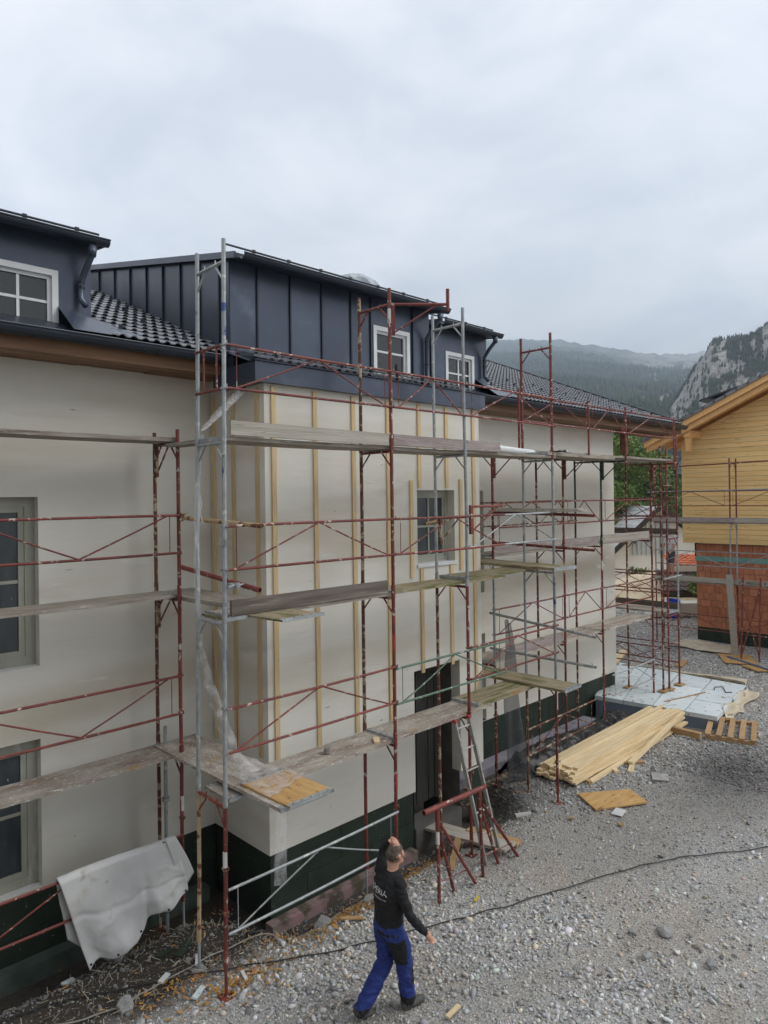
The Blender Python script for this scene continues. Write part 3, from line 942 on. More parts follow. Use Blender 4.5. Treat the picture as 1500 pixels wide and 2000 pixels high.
def downpipe(x, yf, ztop, zbot, parent, yg):
    pts = [(x, yg, ztop), (x, yg, ztop - 0.10), (x - 0.02, (yg + yf) / 2, ztop - 0.26), (x - 0.05, yf - 0.07, ztop - 0.42), (x - 0.05, yf - 0.07, zbot + 0.1), (x - 0.03, yf - 0.16, zbot)]
    obj('downpipe', MB().path(pts, 0.040, 10), MT['darkmetal'], parent, True)
    obj('pipe_hopper', MB().tube((x, yg, ztop - 0.02), (x, yg, ztop - 0.14), 0.060, 10, 0.042), MT['darkmetal'], parent, True)
    for z in (ztop - 0.5, zbot + 0.3):
        obj('pipe_clip', MB().tube((x - 0.05, yf - 0.07, z), (x - 0.05, yf - 0.07, z + 0.03), 0.046, 10), MT['gutter'], parent)


big = dormer(0.0, 4.25, 0.82, 7.45, 8.87, 0.21, 6.5, (2.82, 3.72, 7.56, 8.40), [0.46, 1.06, 1.68, 2.30, 2.75, 3.79], [1.06, 1.63, 2.20, 2.78, 3.36, 3.98, 4.61, 5.29, 5.9], 0.30, -1, 0.08)
downpipe(4.16, 0.82, 8.76, 7.55, big, 0.46)
left = dormer(-3.50, -1.74, D, 7.45, 8.76, 0.12, 4.2, (-3.07, -2.15, 7.56, 8.37), [], [2.1, 2.7, 3.3], 0.26, 1, 0.06)
downpipe(-1.84, D, 8.68, 7.95, left, 1.06)
right = dormer(4.95, 6.73, D, 7.45, 8.86, 0.12, 4.2, (5.37, 6.29, 7.56, 8.40), [], [2.1, 2.7, 3.3], 0.26, 1, 0.06)
downpipe(6.62, D, 8.82, 7.9, right, 1.06)
# flashing aprons beside the small dormers
for x0_, x1_ in ((-1.74, -1.15), (6.73, 7.3)):
    obj('flashing', MB().add([(x0_ - 0.45, 0.76, 7.515), (x1_, 0.76, 7.52), (x0_ + 0.12, 1.9, 8.02), (x0_, 1.9, 8.03), (x0_ - 0.42, 1.37, 7.92)], [(0, 1, 2, 3, 4)]), MT['darkmetal'], house)
# ------------------------------------------------------------------ scaffolds
PR = 0.0242


def upright(par, p0, p1, m, collar=True, name='upright'):
    jx, jy = random.uniform(-0.005, 0.005), random.uniform(-0.005, 0.005)
    pm_ = (Vector(p0) + Vector(p1)) / 2 + Vector((jx, jy, 0))
    mb = MB().path([p0, Vector(p0).lerp(pm_, 0.5) + Vector((jx, jy, 0)) * 0.25, pm_, pm_.lerp(Vector(p1), 0.5) + Vector((jx, jy, 0)) * 0.25, p1], PR, 12)
    o = obj(name, mb, m, par, False)
    if collar:
        a, b = Vector(p0), Vector(p1)
        d = (b - a).normalized()
        mb2 = MB().tube(a - d * 0.01, a + d * 0.16, PR + 0.0045, 12)
        obj('collar', mb2, m, par)
    return o


def frame(par, pf, pb, z0, z1, mf, mbk=None, up=0.0, lean=(0, 0), wire=True):
    """H frame: front foot pf=(x,y), back foot pb, from z0 to the ledger at z1; uprights run on by up above it"""
    mbk = mbk or mf

    def at_(p, z):
        return (p[0] + lean[0] * z, p[1] + lean[1] * z, z)
    led = MB()
    a, b = Vector(at_(pf, z1 - 0.02)), Vector(at_(pb, z1 - 0.02))
    led.tube(a, b, 0.020, 10)
    d = (b - a).normalized()
    w = (b - a).length
    led.tube(a + d * 0.20 * w / 0.62, Vector(at_(pf, z1 - 0.24)), 0.012, 8)
    led.tube(b - d * 0.20 * w / 0.62, Vector(at_(pb, z1 - 0.24)), 0.012, 8)
    for t in (0.3, 0.7):
        q = a + d * w * t
        led.tube(q, q + Vector((0, 0, 0.055)), 0.007, 6)
    f = obj('frame', led, mf, par)
    upright(f, at_(pf, z0), at_(pf, z1 + up), mf)
    upright(f, at_(pb, z0), at_(pb, z1 + up), mbk)
    # lock pins that hold the guard braces
    for dz in (0.58, 1.06):
        if z0 + dz < z1:
            q = Vector(at_(pf, z0 + dz))
            obj('lock_pin', MB().tube(q + Vector((0, -0.02, 0)), q + Vector((0.0, -0.065, 0.0)), 0.007, 6).tube(q + Vector((0, -0.06, 0.0)), q + Vector((0, -0.06, 0.04)), 0.006, 6).box(q.x - 0.03, q.x + 0.03, q.y - 0.03, q.y + 0.03, q.z - 0.012, q.z + 0.012), MT['rust'] if mf is not MT['galv'] else MT['galv'], f)
    return f


def band(par, p, z, m, h=0.17):
    obj('band', MB().tube((p[0], p[1], z), (p[0], p[1], z + h), PR + 0.0012, 12), m, par)


def guard(par, a, b, z, m, inv=False, dy=-0.035, lo=0.58, hi=1.06, wires=True):
    """guard brace between two uprights a=(x,y), b: two rails and a pair of diagonals"""
    A, B = Vector((a[0], a[1], 0)), Vector((b[0], b[1], 0))
    d = (B - A).normalized()
    nrm = Vector((d.y, -d.x, 0)) * 0.036
    A, B = A + nrm, B + nrm
    L_ = (B - A).length

    def P(t, h):
        return A + d * t * L_ + Vector((0, 0, z + h))
    def bent(t0, h0, t1, h1, r, amp):
        q = Vector((random.uniform(-amp, amp), random.uniform(-amp, amp), random.uniform(-amp, amp * 0.3)))
        a_, b_ = P(t0, h0), P(t1, h1)
        return MB().path([a_.lerp(b_, k / 6) + q * math.sin(math.pi * k / 6) for k in range(7)], r, 10)
    g = obj('guard_brace', bent(0, hi, 1, hi, 0.0165, 0.012), m, par)
    obj('rail', bent(0, lo, 1, lo, 0.0165, 0.012), m, g)
    e0, e1, mid = 0.10 / L_ * 1.2, 1 - 0.12 / L_ * 1.2, 0.5
    hA, hM = (lo, hi) if not inv else (hi, lo)
    obj('diagonal', bent(e0, hA + 0.01, mid, hM, 0.0105, 0.010), m, g)
    obj('diagonal', bent(mid, hM, e1, hA + 0.01, 0.0105, 0.010), m, g)
    if wires:
        for t in (e0, e1):
            obj('tie', MB().tube(P(t, lo), P(t, hi), 0.0055, 6), m, g)
    return g


def console(par, p, z, direc, m, L_=0.62, post=0.0, pm=None):
    """bracket: arm, short hanging leg and a strut, with an optional guard post at its end"""
    p = Vector((p[0], p[1], z)); d = Vector((direc[0], direc[1], 0)).normalized()
    c = MB()
    a = p + d * 0.05
    c.tube(a, p + d * L_, 0.020, 10)
    c.bar(a + Vector((0, 0, 0.02)), a - Vector((0, 0, 0.42)), 0.045, 0.045, d)
    c.tube(a - Vector((0, 0, 0.39)), p + d * (L_ - 0.14), 0.012, 8)
    o = obj('console', c, m, par)
    if post:
        e_ = p + d * L_
        obj('guard_post', MB().tube(e_ - Vector((0, 0, 0.10)), e_ + Vector((0, 0, post)), 0.0225, 12), pm or m, o)
    return o


def foot(par, x, y, m, z1=0.3):
    z = gh(x, y)
    obj('base_jack', MB().tube((x, y, z - 0.02), (x, y, z1 + 0.12), 0.017, 10).box(x - 0.075, x + 0.075, y - 0.075, y + 0.075, z - 0.03, z + 0.012), m, par)


def clamp(par, p, m=None):
    x, y, z = p
    obj('clamp', MB().tube((x, y, z - 0.028), (x, y, z + 0.028), 0.036, 10).bar((x + 0.03, y - 0.045, z), (x + 0.085, y - 0.045, z + 0.015), 0.03, 0.03).tube((x - 0.04, y - 0.04, z - 0.01), (x + 0.07, y - 0.04, z + 0.01), 0.009, 6), m or MT['rust'], par)


# ---- scaffold on the bay
A, B, C, Dx = -1.28, 1.31, 2.915, 5.42
YF, YB = -1.09, -0.48
Z1, Z2, Z3, Z4 = 2.09, 4.09, 6.09, 8.09
G, RD, RU, CR = MT['galv'], MT['red'], MT['rust'], MT['cream']
bay = thing('scaffold', 'tall frame scaffold of red and galvanised tubes in front of the projecting bay', 'scaffold', (2.0, -0.8, 0))
LA = (0.011, 0.0)          # the end frame leans a little
pa, pb_ = (A - 0.075, YF), (A - 0.055, YB)
f = frame(bay, pa, pb_, 0.36, Z1, RD, CR, 0, LA)
band(f, (A - 0.063, YF), 1.40, MT['white'], 0.2)
f = frame(bay, pa, pb_, Z1, Z2, G, G, 0, LA)
for z, h in ((3.55, 0.3), (3.2, 0.12)):
    band(f, (A - 0.075 + LA[0] * (z + h / 2), YF), z, MT['blue'], h)
f = frame(bay, pa, pb_, Z2, Z3, G, G, 0, LA)
band(f, (A - 0.075 + LA[0] * 5.75, YF), 5.57, MT['blue'], 0.36)
f = frame(bay, pa, pb_, Z3, Z4, G, G, 0.23, LA)
band(f, (A - 0.075 + LA[0] * 7.45, YF), 7.25, MT['blue'], 0.36)
foot(bay, A - 0.07, YF, RD, 0.4); foot(bay, A - 0.05, YB, G, 0.4)
for zz0, zz1, up in ((0.2, Z1, 0), (Z1, Z2, 0), (Z2, Z3, 0), (Z3, Z4, 0.2)):
    f = frame(bay, (B, YF), (B, YB), zz0, zz1, RD, RU if zz0 > 1 else RD, up)
    if zz0 in (Z3, Z2):
        band(f, (B, YF), zz0 + (1.72 if zz0 == Z3 else 1.45), MT['white'], 0.2)
    if zz0 in (Z1, 0.2):
        band(f, (B, YF), zz0 + 1.28, MT['tagred'], 0.22)
foot(bay, B, YF, RD); foot(bay, B, YB, G)
for zz0, zz1, mf, mk, up in ((0.2, Z1, RD, RU, 0), (Z1, Z2, RD, RU, 0), (Z2, Z3, G, G, 0), (Z3, Z4, G, G, 0.22)):
    f = frame(bay, (C, YF), (C, YB), zz0, zz1, mf, mk, up, (-0.004, 0))
    if zz0 == Z1:
        band(f, (C - 0.014, YF), 3.55, MT['white'], 0.18)
foot(bay, C, YF, RD); foot(bay, C, YB, RU)
for zz0, zz1, mf, mk, up in ((0.15, Z1, RD, RU, 0), (Z1, Z2, G, G, 0), (Z2, Z3, G, G, 0), (Z3, Z4, RD, RD, 0.24)):
    f = frame(bay, (Dx, -1.04), (Dx, -0.42), zz0, zz1, mf, mk, up, (-0.004, 0))
    if zz0 == Z3:
        band(f, (Dx - 0.03, -1.04), 7.65, MT['white'], 0.2)
    if zz0 == Z1:
        band(f, (Dx - 0.013, -1.04), 3.45, MT['blue'], 0.45)
    if zz0 < 1:
        band(f, (Dx, -1.04), 1.65, MT['white'], 0.36)
foot(bay, Dx, -1.04, RD); foot(bay, Dx, -0.42, RU)
ac = [(A - 0.05 + 0.011 * z, YF) for z in (0.8, 3, 5, 7)]
guard(bay, (A - 0.05, YF), (B, YF), 0.13, G)
guard(bay, (A - 0.03, YF), (B, YF), Z1, RD)
guard(bay, (A - 0.01, YF), (B, YF), Z2, RD)
guard(bay, (A + 0.02, YF), (B, YF), Z3, RD)
g_ = guard(bay, (B, YF), (C + 0.85, YF - 0.02), Z1 - 0.03, MT['green'])
guard(bay, (C, YF), (Dx, -1.06), Z1, RD)
guard(bay, (B, YF), (C + 0.9, YF - 0.01), Z2, RD)
guard(bay, (C, YF), (Dx, -1.06), Z2, G)
guard(bay, (B, YF), (C, YF), Z3, RD)
guard(bay, (C, YF), (Dx, -1.06), Z3, RD)
guard(bay, (Dx - 0.02, -0.42), (Dx + 2.5, -0.36), 0.1, RU)
# end guard on the near frame, top level
eg = obj('end_guard', MB().tube((A, YF, Z3 + 1.06), (A, YB, Z3 + 1.06), 0.0165, 10), RD, bay)
obj('rail', MB().tube((A, YF, Z3 + 0.58), (A, YB, Z3 + 0.58), 0.0165, 10), RD, eg)
for t in (0.25, 0.7):
    obj('tie', MB().tube((A, YF + (YB - YF) * t, Z3 + 0.58), (A, YF + (YB - YF) * t, Z3 + 1.06), 0.011, 8), RD, eg)
# swivelled bracket on top of the second frame
cb = console(bay, (B, YF), Z4 - 0.02, (0.62, -0.55), RD, 0.80, 0.0)
e_ = Vector((B, YF, Z4 - 0.02)) + Vector((0.62, -0.55, 0)).normalized() * 0.80
obj('bracket_end', MB().tube(e_ - Vector((0, 0, 0.09)), e_ + Vector((0, 0, 0.21)), 0.024, 12), RD, cb)
# bracket turned along the front at the fourth frame
console(bay, (C, YF - 0.03), Z2 + 1.20, (1, -0.16), RD, 0.78)
console(bay, (C + 0.02, YF + 0.6), Z2 + 1.02, (1, -0.1), RU, 0.62)

# ---- scaffold on the left wing
XL, YLF, YLB = -1.0, 0.50, 1.10
lft = thing('scaffold', 'dark red frame scaffold along the shaded left wall beside the tarpaulin', 'scaffold', (-2.2, 0.8, 0))
for zz0, zz1, mf, mk, up in ((0.3, 2.13, RD, RU, 0), (2.13, 4.18, RD, RU, 0), (4.18, 6.20, RD, RU, 0.16)):
    for X_ in (XL, XL - 2.56):
        f = frame(lft, (X_, YLF), (X_ - 0.02, YLB), zz0, zz1, mf, mk, up)
        if zz0 < 1:
            band(f, (X_, YLF), 1.45, MT['white'], 0.19)
foot(lft, XL, YLF, G); foot(lft, XL - 0.02, YLB, RU)
for z, inv in ((0.09, False), (2.13, True), (4.19, True)):
    guard(lft, (XL - 2.56, YLF), (XL, YLF), z, RD, inv)
for z in (6.18, 4.16):
    console(lft, (XL - 0.02, YLB), z, (0, -1), RU, 0.55)
obj('steel_prop', MB().tube((XL + 0.02, YLB - 0.12, gh(XL, YLB)), (XL + 0.02, YLB - 0.12, 2.42), 0.024, 12).tube((XL + .02, YLB - .12, 1.42), (XL + .02, YLB - .12, 1.47), 0.05, 10), MT['galv'], lft)
clamp(lft, (XL + 0.01, YLF, 5.25)); clamp(lft, (XL + 0.03, YLF, 5.20))

# ---- scaffold on the right wing
XS = [5.42, 7.95, 9.60, 12.20]
YWF, YWB = 0.30, 0.98
wing = thing('scaffold', 'four-bay scaffold with brackets along the right wing behind the timber stack', 'scaffold', (8.8, 0.6, 0))
LV = [0.2, 2.22, 4.26, 6.24]
colr = [[(RD, RD), (G, G), (RD, RU)], [(RD, RU), (RD, RU), (RD, RU)], [(RD, RU), (RD, RU), (MT['dgreen'], MT['dgreen'])], [(RD, RU), (RD, RU), (RD, RU)]]
for i, X_ in enumerate(XS):
    for k in range(3):
        mf, mk = colr[i][k]
        f = frame(wing, (X_, YWF), (X_, YWB), LV[k], LV[k + 1], mf, mk, 0.0 if k < 2 else 0.12)
        if i == 2 and k < 2:
            band(f, (X_, YWF), LV[k + 1] - 0.55, MT['white'], 0.2)
        if i == 1 and k == 1:
            band(f, (X_, YWF), LV[k + 1] - 0.5, MT['cream'], 0.25)
    foot(wing, X_, YWF, RU); foot(wing, X_, YWB, RU)
    console(wing, (X_, YWF), LV[3] - 0.03, (0, -1), RD if i != 2 else MT['dgreen'], 0.63, 1.22, RD)
for i in range(3):
    for k in (1, 2):
        guard(wing, (XS[i], YWF), (XS[i + 1], YWF), LV[k], RD)
    guard(wing, (XS[i], -0.33), (XS[i + 1], -0.33), LV[3] + 0.02, RD)
guard(wing, (XS[2] + 0.35, YWF), (XS[3], YWF), 0.12, G)
guard(wing, (XS[0], YWB), (XS[0] + 2.5, YWB), LV[2], RU, wires=False)
guard(wing, (XS[1], YWB), (XS[2], YWB), LV[2], RU, wires=False)

# ---- corner tower at the far end of the house
tower = thing('scaffold', 'narrow corner scaffold standing on the pale blue slab at the house end', 'scaffold', (13.0, 0.3, 0.3))
for k, (za, zb_) in enumerate(((0.33, 2.25), (2.25, 4.28), (4.28, 6.3))):
    f = frame(tower, (12.72, 0.12), (13.36, 0.12), za, zb_, RD, G if k == 1 else RD, 0.0 if k < 2 else 0.35)
    frame(tower, (12.72, 2.62), (13.36, 2.62), za, zb_, RD, RU, 0.0)
    guard(tower, (12.72, 0.12), (12.72, 2.62), za, RD)
    guard(tower, (13.36, 0.12), (13.36, 2.62), za, RD, True)
upright(tower, (12.46, 0.16, 0.33), (12.46, 0.16, 6.7), RU)
upright(tower, (13.36, 0.12, 6.3), (13.36, 0.12, 7.1), RD)
for x, y in ((12.72, 0.12), (13.36, 0.12), (12.46, 0.16), (12.2, 0.98)):
    obj('foot_block', MB().box(x - 0.14, x + 0.14, y - 0.1, y + 0.1, 0.315, 0.345), MT['blockwood'], tower)
obj('tie_tube', MB().tube((12.35, 0.06, 3.24), (13.45, 0.06, 3.26), 0.022, 10), G, tower)
obj('tie_tube', MB().tube((12.35, 0.06, 5.66), (12.95, 0.06, 5.66), 0.022, 10), RU, tower)

# ------------------------------------------------------------------ decks, planks, toe boards and loose tubes
def plank(name, x0, x1, y0, y1, z, t, m, label, cat='plank', group=None, yaw=0.0, along='x', tilt=0.0, cleat=True, sag=0.006):
    """board lying along x or y; its mesh has its length along local x"""
    cx, cy = (x0 + x1) / 2, (y0 + y1) / 2
    L_, w = (x1 - x0, y1 - y0) if along == 'x' else (y1 - y0, x1 - x0)
    n = 8
    mb = MB()
    vs, fs = [], []
    sd = random.random() * 10
    for i in range(n + 1):
        u = -L_ / 2 + L_ * i / n
        dz = -sag * math.cos(math.pi * (i / n - 0.5)) + 0.002 * math.sin(3 * i + sd)
        e = 0.003 * math.sin(2.3 * i + sd)
        for vv, zz in ((-w / 2 + e, 0), (w / 2 + e, 0), (w / 2 + e, t), (-w / 2 + e, t)):
            vs.append((u, vv, zz + dz))
    for i in range(n):
        for k in range(4):
            a, b = i * 4 + k, i * 4 + (k + 1) % 4
            fs.append((a, b, b + 4, a + 4))
    fs += [(3, 2, 1, 0), tuple(n * 4 + k for k in range(4))]
    mb.add(vs, [f_[::-1] for f_ in fs[:-2]] + [(0, 1, 2, 3), tuple(n * 4 + k for k in (3, 2, 1, 0))])
    o = local(name, mb, m, (cx, cy, z), (0, tilt, (math.pi / 2 if along == 'y' else 0) + yaw))
    ORG[o.name] = (0, 0, 0)
    if cleat:
        for s_ in (-1, 1):
            u = s_ * (L_ / 2 - 0.03)
            c = MB().box(u - 0.032, u + 0.032, -w / 2 - 0.004, w / 2 + 0.004, t - 0.002, t + 0.004).box(u + s_ * 0.03 - 0.003, u + s_ * 0.03 + 0.003, -w / 2 - 0.004, w / 2 + 0.004, -0.006, t + 0.004)
            co = bpy.data.objects.new('end_cleat', mesh('end_cleat', c, MT['galv'])); COL.objects.link(co); co.parent = o
            for q in range(5):
                v_ = -w / 2 + w * (q + 0.5) / 5
                r = MB().tube((u, v_, t + 0.003), (u, v_, t + 0.010), 0.008, 6)
                ro = bpy.data.objects.new('rivet', mesh('rivet', r, MT['rust'])); COL.objects.link(ro); ro.parent = co
    return tag(o, label, cat, group)


DK, PK, MS = MT['deck'], MT['plank'], MT['mossy']
GP = 'scaffold decks'
P = plank
# left wing
P('scaffold_deck', -3.6, -1.02, 0.53, 1.07, 2.135, 0.045, DK, 'plaster-crusted lowest deck against the shaded left wall', 'deck', GP)
P('scaffold_deck', -3.6, -1.02, 0.55, 1.05, 4.185, 0.045, PK, 'brown deck of the left wall level with the upper wall window', 'deck', GP)
P('scaffold_deck', -3.6, -0.98, 0.55, 1.05, 6.205, 0.05, PK, 'topmost brown plank of the left wall scaffold below the eave', 'deck', GP)
# across the near end of the bay scaffold
P('scaffold_deck', -1.12, -0.50, -1.80, 0.98, 2.165, 0.04, MT['osb'] if False else DK, 'speckled deck crossing the near corner under the plastic film', 'deck', GP, 0.012, 'y')
P('formwork_sheet', -1.04, -0.44, -1.86, -0.95, 2.206, 0.022, MT['osb'], 'yellow formwork sheet with white riveted end sticking out over the person', 'board', GP, 0.02, 'y')
P('scaffold_deck', -0.98, -0.42, -0.55, 1.15, 4.155, 0.05, PK, 'dark weathered plank crossing to the left wall at the middle level', 'deck', GP, 0.03, 'y')
P('formwork_sheet', -0.98, -0.38, -1.66, -0.75, 4.12, 0.022, MT['mossy'], 'small plywood sheet jutting out below the dark toe board', 'board', GP, 0.05, 'y')
P('scaffold_plank', -1.25, -0.95, -1.05, -0.52, 2.10, 0.03, PK, 'short brown board under the near end frame', 'plank', GP, 0, 'y')
P('scaffold_plank', -1.26, -0.97, -1.05, -0.52, 4.10, 0.03, MS, 'short yellowish board on the near middle ledger', 'plank', GP, 0, 'y')
P('scaffold_plank', -1.12, -0.90, -0.55, 0.62, 6.135, 0.045, PK, 'narrow dark plank linking the left scaffold with the bay top deck', 'plank', GP, 0.0, 'y', cleat=False)
# bay level one
P('scaffold_deck', -0.55, 1.33, YF + 0.035, YB - 0.03, 2.105, 0.045, DK, 'plaster-splashed deck between the near corner and the second frame, lowest level', 'deck', GP)
P('scaffold_deck', 1.30, 3.50, YF + 0.03, YB - 0.03, 2.125, 0.045, DK, 'worn deck in front of the doorway carrying the ladder', 'deck', GP, 0.004)
P('scaffold_deck', 3.2, 5.30, YF + 0.06, YB + 0.0, 2.165, 0.045, MS, 'mossy deck under the crossing plank, lowest level by the doorway', 'deck', GP, 0.01)
P('scaffold_plank', 4.62, 5.14, -1.68, 0.55, 2.215, 0.045, MS, 'green mossy plank crossing above the timber stack at the lowest level', 'plank', GP, 0.03, 'y')
# level two
P('scaffold_deck', -1.22, 1.33, YF + 0.05, YB - 0.03, 4.105, 0.04, PK, 'middle deck behind the dark toe board at the near bay', 'deck', GP)
P('scaffold_deck', 1.34, 3.95, YF + 0.05, YB - 0.03, 4.12, 0.04, MS, 'pale mossy middle deck below the bay window', 'deck', GP, 0.004)
P('scaffold_deck', 2.95, 5.35, YF + 0.08, YB, 4.165, 0.04, MS, 'middle deck right of the bay window under a crossing plank', 'deck', GP, 0.012)
P('scaffold_plank', 4.65, 5.25, -1.62, 0.62, 4.21, 0.045, MS, 'brown mossy plank jutting out at the middle level right of the bay', 'plank', GP, -0.10, 'y')
# level three
P('scaffold_deck', -1.25, 1.36, YF + 0.05, YB - 0.03, 6.105, 0.045, PK, 'top deck of the near bay behind the grey toe board', 'deck', GP)
P('scaffold_deck', 1.34, 3.0, YF + 0.05, YB - 0.03, 6.10, 0.045, PK, 'top deck in front of the bay between second and third frame', 'deck', GP)
P('scaffold_deck', 2.96, 5.5, YF + 0.05, YB, 6.11, 0.045, PK, 'top deck under the white roll', 'deck', GP)
P('scaffold_deck', 5.2, 7.9, -1.0, -0.42, 6.16, 0.05, PK, 'top deck bridging from the bay scaffold toward the right wing', 'deck', GP, 0.05)
# right wing
for k, (z, m, nm) in enumerate(((2.24, DK, 'lowest'), (4.28, PK, 'middle'))):
    for i, wh in enumerate(('next to the bay', 'behind the timber stack', 'at the far house corner')):
        P('scaffold_deck', XS[i] - 0.04, XS[i + 1] + (0.04 if i < 2 else 0.1), YWF + 0.03, YWB - 0.03, z + 0.004 * i, 0.045, m, f'grey {nm} deck of the right wing, bay {wh}', 'deck', GP)
for i, wh in enumerate(('nearest the bay', 'in the middle', 'at the far corner')):
    P('scaffold_deck', XS[i] - 0.04, XS[i + 1] + 0.06, -0.30, 0.28, 6.27 + 0.004 * i, 0.045, PK, f'top bracket deck of the right wing {wh}', 'deck', GP)
    P('scaffold_deck', XS[i] - 0.04, XS[i + 1] + 0.06, YWF + 0.03, YWB - 0.03, 6.262 + 0.004 * i, 0.045, PK, f'top inner deck of the right wing {wh}', 'deck', GP)
P('scaffold_deck', 12.74, 13.34, 0.1, 2.6, 2.30, 0.04, PK, 'low deck of the corner scaffold at the house end', 'deck', GP, 0, 'y')
P('scaffold_deck', 12.74, 13.34, 0.1, 2.6, 4.30, 0.04, PK, 'high deck of the corner scaffold at the house end', 'deck', GP, 0, 'y')


def toe(x0, x1, y, z, h, m, label, yaw=0.0, roll=0.0, along='x', t=0.03):
    L_ = x1 - x0
    mb = MB().box(-L_ / 2, L_ / 2, -t / 2, t / 2, 0, h)
    cx, cy = ((x0 + x1) / 2, y) if along == 'x' else (y, (x0 + x1) / 2)
    o = local('toe_board', mb, m, (cx, cy, z), (0, roll, yaw + (math.pi / 2 if along == 'y' else 0)))
    return tag(o, label, 'toe board', 'toe boards')


DKP = mat('dark_weathered_board', (0.11, 0.09, 0.078), (0.20, 0.17, 0.145), 2.5, 0.9, stretch=(0.5, 7, 7), bump=0.4, bscale=8, spots=[(2.2, 0.6, 0.12, (0.34, 0.31, 0.27))])
GRP = mat('grey_weathered_board', (0.34, 0.315, 0.265), (0.45, 0.42, 0.365), 2.5, 0.9, stretch=(0.5, 8, 8), bump=0.4, bscale=8, spots=[(5, 0.64, 0.05, (0.2, 0.165, 0.13))], rand=0.1)
MVP = mat('mauve_splashed_board', (0.25, 0.20, 0.19), (0.34, 0.29, 0.275), 2.5, 0.9, stretch=(0.5, 7, 7), bump=0.4, bscale=8, spots=[(12, 0.56, 0.1, (0.44, 0.41, 0.385)), (2, 0.62, 0.1, (0.3, 0.28, 0.22))], rand=0.1)
toe(-1.2, 1.27, YF + 0.02, 6.155, 0.16, GRP, 'long grey toe board on the top deck at the near bay', 0, 0.006, t=0.04)
toe(1.36, 2.88, YF + 0.02, 6.15, 0.155, DKP if False else MVP, 'toe board on the top deck between second and third frame', 0, 0.003, t=0.04)
toe(2.95, 3.80, YF + 0.03, 6.155, 0.15, MVP, 'short toe board beside the white roll', 0, 0.0, t=0.04)
toe(-1.2, 1.24, YF + 0.05, 4.15, 0.17, DKP, 'dark weathered toe board at the middle level of the near bay', 0, 0.0, t=0.04)
toe(XS[0] + 0.05, XS[1] - 0.04, YWF + 0.05, 4.33, 0.16, MVP, 'mauve toe board of the right wing beside the bay', t=0.03)
toe(XS[1] + 0.04, XS[2] - 0.04, YWF + 0.05, 4.33, 0.16, MVP, 'mauve toe board of the right wing, second bay')
toe(XS[2] + 0.04, XS[3] - 0.04, YWF + 0.05, 4.33, 0.17, GRP, 'grey toe board reaching past the far house corner')
toe(XS[0] + 0.05, XS[1] - 0.04, YWF + 0.05, 2.29, 0.16, MVP, 'low mauve toe board of the right wing near the doorway')
toe(0.15, 2.6, 13.38, 4.35, 0.16, DKP, 'dark toe board on the corner scaffold before the white house', along='y')
toe(0.15, 2.6, 13.38, 2.35, 0.16, DKP, 'dark low toe board on the corner scaffold before the sand', along='y')


def loose_tube(p0, p1, m, label, r=0.0242, hooks=()):
    c = (Vector(p0) + Vector(p1)) / 2
    t = thing('steel_tube', label, 'tube', tuple(c), 'tubes clamped across the scaffold')
    obj('pipe', MB().hollow(p0, p1, r, 14), m, t)
    d = Vector(p1) - Vector(p0)
    for h in hooks:
        q = Vector(p0) + d * h
        obj('hook', MB().path([q, q + Vector((0, 0, 0.05)), q + Vector((0.02, 0.02, 0.065)), q + Vector((0.04, 0.04, 0.05))], 0.006, 6), MT['galv'], t)
    return t


loose_tube((-1.05, 0.28, 5.22), (-1.05, -1.45, 5.15), CR, 'cream-splashed tube sticking out at the near end, upper of two', 0.027)
loose_tube((-1.06, 0.35, 4.60), (-1.06, -1.40, 4.45), RD, 'red tube with hooks sticking out at the near end, lower of two', 0.029, (0.5, 0.95))
loose_tube((5.45, 0.42, 3.20), (5.45, -1.80, 3.02), G, 'upper grey tube jutting out above the mossy crossing plank', 0.025)
loose_tube((5.45, 0.42, 2.52), (5.45, -1.80, 2.51), G, 'lower grey tube with hook jutting out above the mossy crossing plank', 0.025, (0.6, 0.97))
loose_tube((5.45, 0.30, 4.56), (5.45, -1.80, 4.50), RD, 'dark red tube with hooks at the middle level right of the bay', 0.026, (0.45, 0.6))
loose_tube((5.40, 0.25, 5.14), (5.40, -1.84, 5.09), RD, 'red tube under the pale loose boards right of the bay window', 0.026)
for k, dz in enumerate((0.03, 0.065)):
    P('loose_board', 5.18 + 0.1 * k, 5.42 + 0.1 * k, -1.72 + 0.1 * k, 0.20, 5.13 + dz, 0.024, GRP, ('lower' if k == 0 else 'upper') + ' pale loose board lying on the red tube beside the bay', 'board', None, 0.02 - 0.05 * k, 'y', cleat=False)
t = thing('coupling_tube', 'short ochre tube piece clamped to the pole in front of the bay window', 'tube', (2.9, -0.5, 5.05))
obj('pipe', MB().hollow((2.88, -0.50, 5.06), (2.55, -0.56, 5.03), 0.024, 12), MT['brass'], t)
obj('clamp', MB().tube((2.89, -0.49, 5.03), (2.89, -0.49, 5.09), 0.036, 10), MT['rust'], t)
t = thing('tube_clamp', 'bolted steel clamp holding the red tube at the near front pole', 'clamp', (-1.23, -1.09, 4.5))
for k in range(2):
    obj('jaw', MB().tube((-1.23 + 0.06 * k, -1.09 - 0.03 * k, 4.46), (-1.23 + 0.06 * k, -1.09 - 0.03 * k, 4.52), 0.04, 10).tube((-1.27 + 0.1 * k, -1.15, 4.49), (-1.19 + 0.1 * k, -1.13, 4.50), 0.012, 6).box(-1.3 + .1 * k, -1.27 + .1 * k, -1.165, -1.13, 4.475, 4.505), MT['galv'], t)

